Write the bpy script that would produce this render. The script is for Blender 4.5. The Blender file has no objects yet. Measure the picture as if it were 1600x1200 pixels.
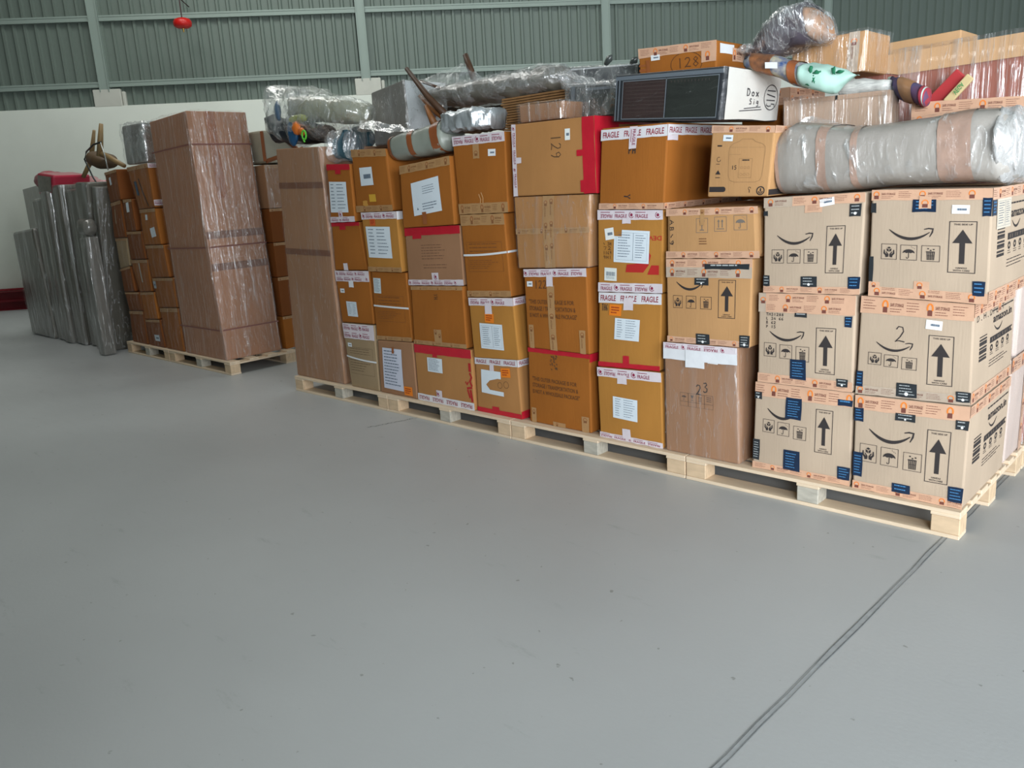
import bpy, bmesh, math, random
from mathutils import Vector, Matrix, noise
S = bpy.context.scene
COL = S.collection
random.seed(7)

# ------------------------------------------------------------ camera
CAM_R = (0.727425, 0.683732, -0.057999); CAM_U = (-0.119413, 0.209370, 0.970518); CAM_F = (-0.675717, 0.699053, -0.233947)
cam_data = bpy.data.cameras.new('camera')
cam_data.lens = 28.8; cam_data.sensor_width = 36; cam_data.sensor_fit = 'HORIZONTAL'
cam_data.clip_start = .05; cam_data.clip_end = 200
cam = bpy.data.objects.new('camera', cam_data); COL.objects.link(cam)
cam.matrix_world = Matrix((
    (CAM_R[0], CAM_U[0], -CAM_F[0], 0), (CAM_R[1], CAM_U[1], -CAM_F[1], 0),
    (CAM_R[2], CAM_U[2], -CAM_F[2], 1.5), (0, 0, 0, 1)))
S.camera = cam

# ------------------------------------------------------------ light and exposure
S.view_settings.view_transform = 'Standard'
S.view_settings.look = 'None'
S.view_settings.gamma = 1
S.view_settings.use_curve_mapping = False
S.view_settings.exposure = 0.0
w = bpy.data.worlds.new('hall_daylight'); S.world = w; w.use_nodes = True
w.node_tree.nodes['Background'].inputs[0].default_value = (.85, .92, .97, 1)
w.node_tree.nodes['Background'].inputs[1].default_value = .95

def area(name, loc, target, sx, sy, power, col, spread=180):
    d = bpy.data.lights.new(name, 'AREA'); d.shape = 'RECTANGLE'; d.size = sx; d.size_y = sy
    d.energy = power; d.color = col; d.spread = math.radians(spread)
    o = bpy.data.objects.new(name, d); COL.objects.link(o); o.location = loc
    o.rotation_euler = (Vector(target) - Vector(loc)).to_track_quat('-Z', 'Y').to_euler()
    return o
area('dock_door_daylight', (5.5, -5.5, 2.6), (-2.0, 3.2, .5), 4.2, 3.8, 1400, (.89, .95, 1.0))
area('side_door_daylight', (5.0, 0.8, 2.2), (-1.2, 3.2, .6), 3.4, 3.2, 400, (.91, .96, 1.0))
area('skylight_near', (-7.6, 2.4, 7.0), (-7.4, 2.9, 0), 6, 1.2, 140, (1.0, .99, .94))
area('skylight_far', (-8.5, 7.0, 7.0), (-9.5, 8.5, 0), 9, 1.2, 230, (.95, .99, .95))

# ------------------------------------------------------------ materials
def lin(c):
    return tuple(((v / 255) / 12.92 if v / 255 <= .04045 else ((v / 255 + .055) / 1.055) ** 2.4) for v in c) + (1,)
MATS = {}
def mat(name, col, rough=.7, metal=0., noise_amt=0., noise_scale=8., stretch=(1, 1, 1), bump=0., bump_scale=40., bstretch=(1, 1, 1), coat=0., coat_rough=.15, spec=.5, col2=None):
    if name in MATS: return MATS[name]
    m = bpy.data.materials.new(name); MATS[name] = m; m.use_nodes = True
    nt = m.node_tree; N = nt.nodes; L = nt.links; b = N['Principled BSDF']
    b.inputs['Base Color'].default_value = lin(col); b.inputs['Roughness'].default_value = rough
    b.inputs['Metallic'].default_value = metal; b.inputs['Specular IOR Level'].default_value = spec
    if coat: b.inputs['Coat Weight'].default_value = coat; b.inputs['Coat Roughness'].default_value = coat_rough
    tc = N.new('ShaderNodeTexCoord')
    if noise_amt or col2:
        mp = N.new('ShaderNodeMapping'); mp.inputs['Scale'].default_value = stretch; L.new(tc.outputs['Object'], mp.inputs[0])
        n = N.new('ShaderNodeTexNoise'); n.inputs['Scale'].default_value = noise_scale; n.inputs['Detail'].default_value = 5; L.new(mp.outputs[0], n.inputs['Vector'])
        r = N.new('ShaderNodeValToRGB'); r.color_ramp.elements[0].position = .3; r.color_ramp.elements[1].position = .72
        c2 = lin(col2) if col2 else tuple(v * (1 - noise_amt) for v in lin(col)[:3]) + (1,)
        r.color_ramp.elements[0].color = c2; r.color_ramp.elements[1].color = lin(col)
        L.new(n.outputs['Fac'], r.inputs[0]); L.new(r.outputs[0], b.inputs['Base Color'])
    if bump:
        mp = N.new('ShaderNodeMapping'); mp.inputs['Scale'].default_value = bstretch; L.new(tc.outputs['Object'], mp.inputs[0])
        n = N.new('ShaderNodeTexNoise'); n.inputs['Scale'].default_value = bump_scale; n.inputs['Detail'].default_value = 4; L.new(mp.outputs[0], n.inputs['Vector'])
        bp = N.new('ShaderNodeBump'); bp.inputs['Strength'].default_value = bump; bp.inputs['Distance'].default_value = .01
        L.new(n.outputs['Fac'], bp.inputs['Height']); L.new(bp.outputs[0], b.inputs['Normal'])
        if coat: L.new(bp.outputs[0], b.inputs['Coat Normal'])
    return m

def cardboard(name, col, gloss=0.):
    return mat('cardboard_' + name, col, rough=.72 - gloss * .2, noise_amt=.13, noise_scale=3.2, stretch=(1.6, 1.6, .7), bump=.10, bump_scale=22, bstretch=(6, 1, .5), coat=gloss, coat_rough=.25, spec=.2)

def film(name, haze=.10, streak=.55, tint=(235, 238, 240), scale=9., stretch=(1, 1, .25), strength=.9, sharp=.016, rot=.12, s2=3.1, lo=.48, hi=.68):
    """clear stretch wrap: mostly transparent, glossy wrinkles"""
    if name in MATS: return MATS[name]
    m = bpy.data.materials.new(name); MATS[name] = m; m.use_nodes = True
    nt = m.node_tree; N = nt.nodes; L = nt.links; N.remove(N['Principled BSDF'])
    out = N['Material Output']
    tc = N.new('ShaderNodeTexCoord'); mp = N.new('ShaderNodeMapping'); mp.inputs['Scale'].default_value = stretch
    L.new(tc.outputs['Object'], mp.inputs[0])
    n = N.new('ShaderNodeTexNoise'); n.inputs['Scale'].default_value = scale; n.inputs['Detail'].default_value = 6
    n.inputs['Distortion'].default_value = 1.2; L.new(mp.outputs[0], n.inputs['Vector'])
    bp = N.new('ShaderNodeBump'); bp.inputs['Strength'].default_value = strength; bp.inputs['Distance'].default_value = .03
    L.new(n.outputs['Fac'], bp.inputs['Height'])
    gl = N.new('ShaderNodeBsdfGlossy'); gl.inputs['Roughness'].default_value = .16; gl.inputs['Color'].default_value = (1, 1, 1, 1); L.new(bp.outputs[0], gl.inputs['Normal'])
    df = N.new('ShaderNodeBsdfDiffuse'); df.inputs['Color'].default_value = lin(tint); L.new(bp.outputs[0], df.inputs['Normal'])
    mx = N.new('ShaderNodeMixShader'); mx.inputs[0].default_value = .45; L.new(gl.outputs[0], mx.inputs[1]); L.new(df.outputs[0], mx.inputs[2])
    tr = N.new('ShaderNodeBsdfTransparent')
    r = N.new('ShaderNodeMapRange'); r.inputs['From Min'].default_value = lo; r.inputs['From Max'].default_value = hi
    r.inputs['To Min'].default_value = haze; r.inputs['To Max'].default_value = haze + streak * .5; L.new(n.outputs['Fac'], r.inputs['Value'])
    # thin sharp wrinkles
    n2 = N.new('ShaderNodeTexNoise'); n2.inputs['Scale'].default_value = scale * s2; n2.inputs['Detail'].default_value = 3
    mp2 = N.new('ShaderNodeMapping'); mp2.inputs['Scale'].default_value = tuple(v for v in stretch); mp2.inputs['Rotation'].default_value = (0, rot, 0)
    L.new(tc.outputs['Object'], mp2.inputs[0]); L.new(mp2.outputs[0], n2.inputs['Vector'])
    a = N.new('ShaderNodeMath'); a.operation = 'SUBTRACT'; a.inputs[1].default_value = .5; L.new(n2.outputs['Fac'], a.inputs[0])
    b_ = N.new('ShaderNodeMath'); b_.operation = 'ABSOLUTE'; L.new(a.outputs[0], b_.inputs[0])
    c = N.new('ShaderNodeMapRange'); c.inputs['From Min'].default_value = 0; c.inputs['From Max'].default_value = sharp; c.inputs['To Min'].default_value = streak; c.inputs['To Max'].default_value = 0
    L.new(b_.outputs[0], c.inputs['Value'])
    s = N.new('ShaderNodeMath'); s.operation = 'ADD'; s.use_clamp = True; L.new(r.outputs[0], s.inputs[0]); L.new(c.outputs[0], s.inputs[1])
    m2 = N.new('ShaderNodeMixShader'); L.new(s.outputs[0], m2.inputs[0]); L.new(tr.outputs[0], m2.inputs[1]); L.new(mx.outputs[0], m2.inputs[2])
    L.new(m2.outputs[0], out.inputs[0])
    return m

# ------------------------------------------------------------ objects and properties
def link(o, parent=None):
    COL.objects.link(o)
    if parent is not None: o.parent = parent
    return o
def props(o, label=None, cat=None, group=None, kind=None):
    if label: o['label'] = label
    if cat: o['category'] = cat
    if group: o['group'] = group
    if kind: o['kind'] = kind
    return o
def thing(name, loc, label, cat, group=None):
    o = bpy.data.objects.new(name, None); o.empty_display_size = .1; o.location = loc
    return props(link(o), label, cat, group)
def worldloc(p):
    v = Vector((0, 0, 0))
    while p is not None: v += Vector(p.location); p = p.parent
    return v
def mesh(name, verts, faces, m, parent=None, smooth=False, label=None):
    """verts in world metres; stored relative to the parent's origin"""
    me = bpy.data.meshes.new(name)
    off = worldloc(parent)
    me.from_pydata([tuple(Vector(v) - off) for v in verts], [], faces)
    me.materials.append(m)
    bm = bmesh.new(); bm.from_mesh(me); bmesh.ops.remove_doubles(bm, verts=bm.verts, dist=1e-5)
    if len(bm.faces) and all(e.is_manifold for e in bm.edges): bmesh.ops.recalc_face_normals(bm, faces=bm.faces)
    bm.to_mesh(me); bm.free()
    if smooth:
        for p in me.polygons: p.use_smooth = True
    o = link(bpy.data.objects.new(name, me), parent)
    if label: o['label'] = label
    return o
def bevel(o, w=.008, seg=2):
    b = o.modifiers.new('bevel', 'BEVEL'); b.width = w; b.segments = seg; b.limit_method = 'ANGLE'; b.angle_limit = math.radians(35); b.harden_normals = False
    return o
BOXF = [(0, 3, 2, 1), (4, 5, 6, 7), (0, 1, 5, 4), (1, 2, 6, 5), (2, 3, 7, 6), (3, 0, 4, 7)]
def boxv(x0, x1, y0, y1, z0, z1):
    return [(x0, y0, z0), (x1, y0, z0), (x1, y1, z0), (x0, y1, z0), (x0, y0, z1), (x1, y0, z1), (x1, y1, z1), (x0, y1, z1)]
class MB:
    def __init__(s): s.v = []; s.f = []
    def add(s, v, f):
        o = len(s.v); s.v += [tuple(p) for p in v]; s.f += [tuple(i + o for i in q) for q in f]; return s
    def box(s, *a): return s.add(boxv(*a), BOXF)
    def tube(s, pts, r, n=8, cap=True):
        pts = [Vector(p) for p in pts]; rr = r if isinstance(r, (list, tuple)) else [r] * len(pts); vs = []; fs = []
        for i, p in enumerate(pts):
            d = (pts[min(i + 1, len(pts) - 1)] - pts[max(i - 1, 0)]).normalized()
            a = d.cross(Vector((0, 0, 1)));
            if a.length < .05: a = d.cross(Vector((0, 1, 0)))
            a.normalize(); b = d.cross(a)
            for k in range(n):
                t = 2 * math.pi * k / n; vs.append(p + a * rr[i] * math.cos(t) + b * rr[i] * math.sin(t))
        for i in range(len(pts) - 1):
            for k in range(n): fs.append((i * n + k, i * n + (k + 1) % n, (i + 1) * n + (k + 1) % n, (i + 1) * n + k))
        if cap: fs.append(tuple(range(n))[::-1]); fs.append(tuple(range((len(pts) - 1) * n, len(pts) * n)))
        return s.add(vs, fs)
    def build(s, name, m, parent=None, smooth=False, label=None): return mesh(name, s.v, s.f, m, parent, smooth, label)
def fbm(p, sc, seed=0.): return noise.fractal(Vector(p) * sc + Vector((seed, seed * 1.7, -seed)), 1.0, 2.0, 4)

# ------------------------------------------------------------ glyphs
GL = {}
def glyph(s, bold):
    k = (s, bold)
    if k in GL: return GL[k]
    cu = bpy.data.curves.new('t', 'FONT'); cu.body = s; cu.size = 1; cu.resolution_u = 2
    if bold: cu.offset = .018
    o = bpy.data.objects.new('t', cu); COL.objects.link(o)
    dg = bpy.context.evaluated_depsgraph_get(); me = o.evaluated_get(dg).to_mesh()
    v = [(p.co.x, p.co.y) for p in me.vertices]; f = [tuple(p.vertices) for p in me.polygons]
    o.evaluated_get(dg).to_mesh_clear(); bpy.data.objects.remove(o); bpy.data.curves.remove(cu)
    x0 = min(p[0] for p in v); x1 = max(p[0] for p in v); y0 = min(p[1] for p in v); y1 = max(p[1] for p in v)
    GL[k] = ([((p[0] - x0) / (x1 - x0), 1 - (p[1] - y0) / (y1 - y0)) for p in v], f)
    return GL[k]

class P2:
    """flat drawing in metres: x right, y DOWN"""
    def __init__(s): s.v = []; s.f = []
    def poly(s, pts): o = len(s.v); s.v += list(pts); s.f.append(tuple(range(o, o + len(pts)))); return s
    def rect(s, x0, y0, x1, y1):
        nx = max(1, int(abs(x1 - x0) / .07)); ny = max(1, int(abs(y1 - y0) / .07))
        for i in range(nx):
            for j in range(ny):
                a, b = x0 + (x1 - x0) * i / nx, x0 + (x1 - x0) * (i + 1) / nx; c, d = y0 + (y1 - y0) * j / ny, y0 + (y1 - y0) * (j + 1) / ny
                s.poly([(a, c), (b, c), (b, d), (a, d)])
        return s
    def strip(s, x0, y0, x1, y1, n=8):
        """rectangle cut in n along x so that it follows a bulged face"""
        for i in range(n):
            a = x0 + (x1 - x0) * i / n; b = x0 + (x1 - x0) * (i + 1) / n
            s.rect(a, y0, b, y1)
        return s
    def patch(s, x0, y0, x1, y1, nx=3, ny=3, wob=0.):
        for i in range(nx):
            for j in range(ny):
                q = []
                for (a, b) in ((i, j), (i + 1, j), (i + 1, j + 1), (i, j + 1)):
                    X = x0 + (x1 - x0) * a / nx; Y = y0 + (y1 - y0) * b / ny
                    if wob: X += wob * math.sin(b * 2.1 + x0 * 37) * (1 if a else -.6); Y += wob * math.sin(a * 2.3 + y0 * 31 + 1) * (1 if b else -.6)
                    q.append((X, Y))
                s.poly(q)
        return s
    def frame(s, x0, y0, x1, y1, t=.0025):
        s.rect(x0, y0, x1, y0 + t); s.rect(x0, y1 - t, x1, y1); s.rect(x0, y0 + t, x0 + t, y1 - t); return s.rect(x1 - t, y0 + t, x1, y1 - t)
    def stroke(s, pts, w):
        w = w if isinstance(w, (list, tuple)) else [w] * len(pts)
        L = []; R = []
        for i, p in enumerate(pts):
            a = pts[max(i - 1, 0)]; b = pts[min(i + 1, len(pts) - 1)]
            dx, dy = b[0] - a[0], b[1] - a[1]; l = math.hypot(dx, dy) or 1
            nx, ny = -dy / l * w[i] / 2, dx / l * w[i] / 2
            L.append((p[0] + nx, p[1] + ny)); R.append((p[0] - nx, p[1] - ny))
        for i in range(len(pts) - 1): s.poly([L[i], L[i + 1], R[i + 1], R[i]])
        return s
    def text(s, t, x0, y0, x1, y1, rot=0, bold=True):
        v, f = glyph(t, bold); o = len(s.v)
        for (a, b) in v:
            if rot == 180: a, b = 1 - a, 1 - b
            elif rot == 90: a, b = 1 - b, a      # reads downwards
            elif rot == 270: a, b = b, 1 - a     # reads upwards
            s.v.append((x0 + a * (x1 - x0), y0 + b * (y1 - y0)))
        s.f += [tuple(i + o for i in q) for q in f]; return s
    def lines(s, x0, y0, x1, y1, n, h=.35, seed=1, ragged=True):
        """rows of unreadably small print"""
        rnd = random.Random(seed); dy = (y1 - y0) / n
        for i in range(n):
            x = x0; end = x1 - (rnd.random() * .35 * (x1 - x0) if ragged else 0)
            while x < end:
                wd = (x1 - x0) * (.05 + rnd.random() * .13); s.rect(x, y0 + i * dy, min(x + wd, end), y0 + i * dy + dy * h); x += wd + (x1 - x0) * .025
        return s
    def disc(s, cx, cy, r, n=16, ry=None): ry = ry or r; return s.poly([(cx + r * math.cos(2 * math.pi * k / n), cy + ry * math.sin(2 * math.pi * k / n)) for k in range(n)])
    def arc(s, cx, cy, r, a0, a1, w, n=12, ry=None):
        ry = ry or r
        return s.stroke([(cx + r * math.cos(math.radians(a0 + (a1 - a0) * k / n)), cy + ry * math.sin(math.radians(a0 + (a1 - a0) * k / n))) for k in range(n + 1)], w)
    # ---- printed marks
    def smile(s, x0, y0, x1, y1):
        W, H = x1 - x0, y1 - y0; n = 14; pts = []; ws = []
        for k in range(n + 1):
            t = k / n; pts.append((x0 + W * .93 * t, y0 + H * (.16 + 3.05 * t * (1 - t) * .96 + .18 * t * t))); ws.append(H * .06 + H * .20 * math.sin(math.pi * min(1, t * 1.02)) ** .8)
        s.stroke(pts, ws)
        return s.stroke([(x0 + W * .80, y0 + H * .10), (x0 + W * .90, y0 + H * .02), (x0 + W, y0 + H * .05), (x0 + W * .985, y0 + H * .35), (x0 + W * .93, y0 + H * .74)], [H * .07, H * .12, H * .15, H * .13, H * .06])
    def upbox(s, x0, y0, x1, y1):
        W, H = x1 - x0, y1 - y0; s.frame(x0, y0, x1, y1, .0028)
        s.text('THIS SIDE UP', x0 + W * .17, y0 + H * .045, x1 - W * .15, y0 + H * .078)
        s.text('HANDLE', x0 + W * .3, y1 - H * .115, x1 - W * .3, y1 - H * .082); s.text('WITH CARE', x0 + W * .2, y1 - H * .065, x1 - W * .2, y1 - H * .032)
        c = (x0 + x1) / 2
        s.poly([(c, y0 + H * .16), (c + W * .36, y0 + H * .42), (c - W * .36, y0 + H * .42)])
        return s.rect(c - W * .1, y0 + H * .42, c + W * .1, y0 + H * .82)
    def hands(s, x0, y0, x1, y1):
        W, H = x1 - x0, y1 - y0; s.frame(x0, y0, x1, y1, .002); cx = (x0 + x1) / 2
        s.poly([(cx, y0 + H * .18), (cx + W * .13, y0 + H * .25), (cx, y0 + H * .32), (cx - W * .13, y0 + H * .25)])
        s.poly([(cx - W * .15, y0 + H * .29), (cx - W * .02, y0 + H * .36), (cx - W * .02, y0 + H * .52), (cx - W * .15, y0 + H * .44)])
        s.poly([(cx + W * .15, y0 + H * .29), (cx + W * .02, y0 + H * .36), (cx + W * .02, y0 + H * .52), (cx + W * .15, y0 + H * .44)])
        for q in (-1, 1):
            s.stroke([(cx + q * W * .3, y0 + H * .38), (cx + q * W * .3, y0 + H * .6), (cx + q * W * .17, y0 + H * .72), (cx + q * W * .14, y0 + H * .86)], [W * .06, W * .11, W * .14, W * .14])
            s.stroke([(cx + q * W * .19, y0 + H * .5), (cx + q * W * .07, y0 + H * .68), (cx + q * W * .08, y0 + H * .84)], [W * .05, W * .09, W * .08])
        return s
    def umbrella(s, x0, y0, x1, y1, fr=True):
        W, H = x1 - x0, y1 - y0
        if fr: s.frame(x0, y0, x1, y1, .002)
        cx = (x0 + x1) / 2; cy = y0 + H * .54
        pts = [(cx + W * .36 * math.cos(math.radians(a)), cy - H * .26 * math.sin(math.radians(a))) for a in range(180, -1, -15)]
        pts += [(cx + W * .24, cy - H * .05), (cx + W * .12, cy), (cx, cy - H * .05), (cx - W * .12, cy), (cx - W * .24, cy - H * .05)]
        s.poly(pts)
        s.stroke([(cx, cy - H * .06), (cx, y0 + H * .8), (cx - W * .03, y0 + H * .87), (cx - W * .1, y0 + H * .88), (cx - W * .13, y0 + H * .8)], W * .045)
        for k in range(3): s.stroke([(cx + W * (.14 + .09 * k), y0 + H * (.1 + .05 * k)), (cx + W * (.17 + .09 * k), y0 + H * (.15 + .05 * k))], W * .025)
        return s
    def bin(s, x0, y0, x1, y1):
        W, H = x1 - x0, y1 - y0; s.frame(x0, y0, x1, y1, .002)
        for k in range(5):
            a = x0 + W * (.29 + .095 * k); s.poly([(a, y0 + H * .4), (a + W * .055, y0 + H * .4), (a + W * .055 - W * .012 * (k - 2), y0 + H * .9), (a - W * .012 * (k - 2), y0 + H * .9)])
        s.rect(x0 + W * .26, y0 + H * .36, x1 - W * .27, y0 + H * .42)
        s.rect(x0 + W * .3, y0 + H * .62, x1 - W * .3, y0 + H * .65)
        for (a, b) in ((.32, .16), (.46, .26), (.62, .2)): s.rect(x0 + W * a, y0 + H * b, x0 + W * (a + .09), y0 + H * (b + .07))
        return s
    def glass(s, x0, y0, x1, y1, fr=True):
        W, H = x1 - x0, y1 - y0; cx = (x0 + x1) / 2
        if fr: s.frame(x0, y0, x1, y1, .002)
        s.poly([(cx - W * .22, y0 + H * .15), (cx + W * .22, y0 + H * .15), (cx + W * .16, y0 + H * .42), (cx, y0 + H * .55), (cx - W * .16, y0 + H * .42)])
        s.rect(cx - W * .03, y0 + H * .5, cx + W * .03, y0 + H * .8); return s.rect(cx - W * .18, y0 + H * .78, cx + W * .18, y0 + H * .84)
    def twoup(s, x0, y0, x1, y1, fr=True):
        W, H = x1 - x0, y1 - y0
        if fr: s.frame(x0, y0, x1, y1, .002)
        for c in (x0 + W * .35, x0 + W * .65):
            s.poly([(c, y0 + H * .18), (c + W * .1, y0 + H * .34), (c - W * .1, y0 + H * .34)]); s.rect(c - W * .035, y0 + H * .34, c + W * .035, y0 + H * .74)
        return s.rect(x0 + W * .2, y0 + H * .8, x1 - W * .2, y0 + H * .85)
    def lock(s, x0, y0, x1, y1, part):
        W, H = x1 - x0, y1 - y0; cx = (x0 + x1) / 2
        if part == 'ring': return s.arc(cx, y0 + H * .42, W * .34, 150, 390, H * .13, 12, H * .34)
        return s.rect(x0 + W * .2, y0 + H * .55, x1 - W * .2, y1)
    def hw(s, digits, x0, y0, x1, y1, w, rot=0):
        """felt-pen writing made of strokes"""
        G = {'1': [[(.5, 0), (.5, 1)]], '2': [[(.1, .2), (.3, .02), (.7, .05), (.8, .3), (.5, .65), (.05, .98), (.4, .9), (.95, .95)]], '3': [[(.1, .08), (.6, .02), (.75, .2), (.35, .45), (.8, .6), (.75, .9), (.3, 1), (.05, .88)]],
             '9': [[(.8, .25), (.5, .03), (.15, .2), (.3, .48), (.75, .4), (.8, .2), (.75, .7), (.5, 1)]], '8': [[(.5, .48), (.2, .25), (.5, 0), (.8, .22), (.5, .48), (.15, .75), (.5, 1), (.88, .75), (.5, .48)]],
             '5': [[(.85, .02), (.25, .04), (.2, .42), (.7, .42), (.85, .75), (.5, 1), (.1, .92)]], '/': [[(.8, 0), (.2, 1)]], '4': [[(.6, 0), (.1, .65), (.9, .65)], [(.65, .35), (.65, 1)]], '6': [[(.75, .02), (.3, .3), (.15, .75), (.5, 1), (.8, .75), (.5, .55), (.2, .7)]], '7': [[(.1, .05), (.85, .05), (.4, 1)]],
             'D': [[(.15, 0), (.15, 1), (.6, .92), (.85, .5), (.6, .08), (.05, .0)]], 'o': [[(.5, .4), (.2, .6), (.3, .95), (.7, .95), (.8, .6), (.5, .4)]], 'x': [[(.15, .4), (.8, 1)], [(.8, .4), (.15, 1)]], 'S': [[(.8, .1), (.4, 0), (.15, .25), (.7, .6), (.7, .9), (.1, .95)]],
             'i': [[(.5, .4), (.5, 1)], [(.45, .1), (.55, .2)]], 'g': [[(.8, .4), (.3, .4), (.2, .7), (.7, .75), (.8, .4), (.8, 1.2), (.3, 1.3)]], 'H': [[(.15, 0), (.15, 1)], [(.85, 0), (.85, 1)], [(.15, .5), (.85, .5)]], '.': [[(.4, .93), (.6, 1)]], 'L': [[(.2, 0), (.2, 1), (.8, 1)]], 'B': [[(.2, 0), (.2, 1), (.7, .9), (.7, .6), (.2, .5), (.65, .35), (.6, .05), (.2, 0)]],
             'P': [[(.2, 1), (.2, 0), (.75, .1), (.7, .45), (.2, .5)]], 'T': [[(0, .05), (1, 0)], [(.5, 0), (.5, 1)]], 'M': [[(.1, 1), (.2, 0), (.5, .6), (.8, 0), (.9, 1)]], 'N': [[(.1, 1), (.15, 0), (.8, 1), (.9, 0)]], 'k': [[(.2, 0), (.2, 1)], [(.8, .4), (.2, .7), (.85, 1)]], 'Y': [[(.1, 0), (.5, .5), (.9, 0)], [(.5, .5), (.4, 1)]], ' ': [], 'A': [[(.1, 1), (.5, 0), (.9, 1)], [(.3, .6), (.7, .6)]]}
        n = len(digits)
        for i, ch in enumerate(digits):
            for st in G.get(ch, [[(.2, .2), (.8, .8)]]):
                q = []
                for (a, b) in st:
                    a = (i + .08 + a * .84) / n
                    if rot == 180: a, b = 1 - a, 1 - b
                    elif rot == 90: a, b = 1 - b, a
                    elif rot == 270: a, b = b, 1 - a
                    q.append((x0 + a * (x1 - x0), y0 + b * (y1 - y0)))
                s.stroke(q, w)
        return s

# ------------------------------------------------------------ cartons
class Face:
    """one printable face of a carton: maps (u right, v down) to the bulged surface"""
    def __init__(s, BL, BR, TR, TL, out, amp):
        s.q = [Vector(p) for p in (BL, BR, TR, TL)]; s.out = Vector(out); s.amp = amp
        s.W = ((s.q[1] - s.q[0]).length + (s.q[2] - s.q[3]).length) / 2; s.H = ((s.q[3] - s.q[0]).length + (s.q[2] - s.q[1]).length) / 2
    def at(s, u, v, off=0.):
        p = (s.q[0] * (1 - u) + s.q[1] * u) * v + (s.q[3] * (1 - u) + s.q[2] * u) * (1 - v)
        uu = min(max(u, 0), 1); vv = min(max(v, 0), 1)
        return p + s.out * (s.amp * 16 * uu * (1 - uu) * vv * (1 - vv) + off)
def put(face, d, off, name, m, parent, label=None):
    """wrap a flat drawing (metres) onto a face"""
    if not d.f: return None
    V = [face.at(x / face.W, y / face.H, off) for x, y in d.v]
    return mesh(name, V, [tuple(reversed(f)) for f in d.f], m, parent, label=label)

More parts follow.
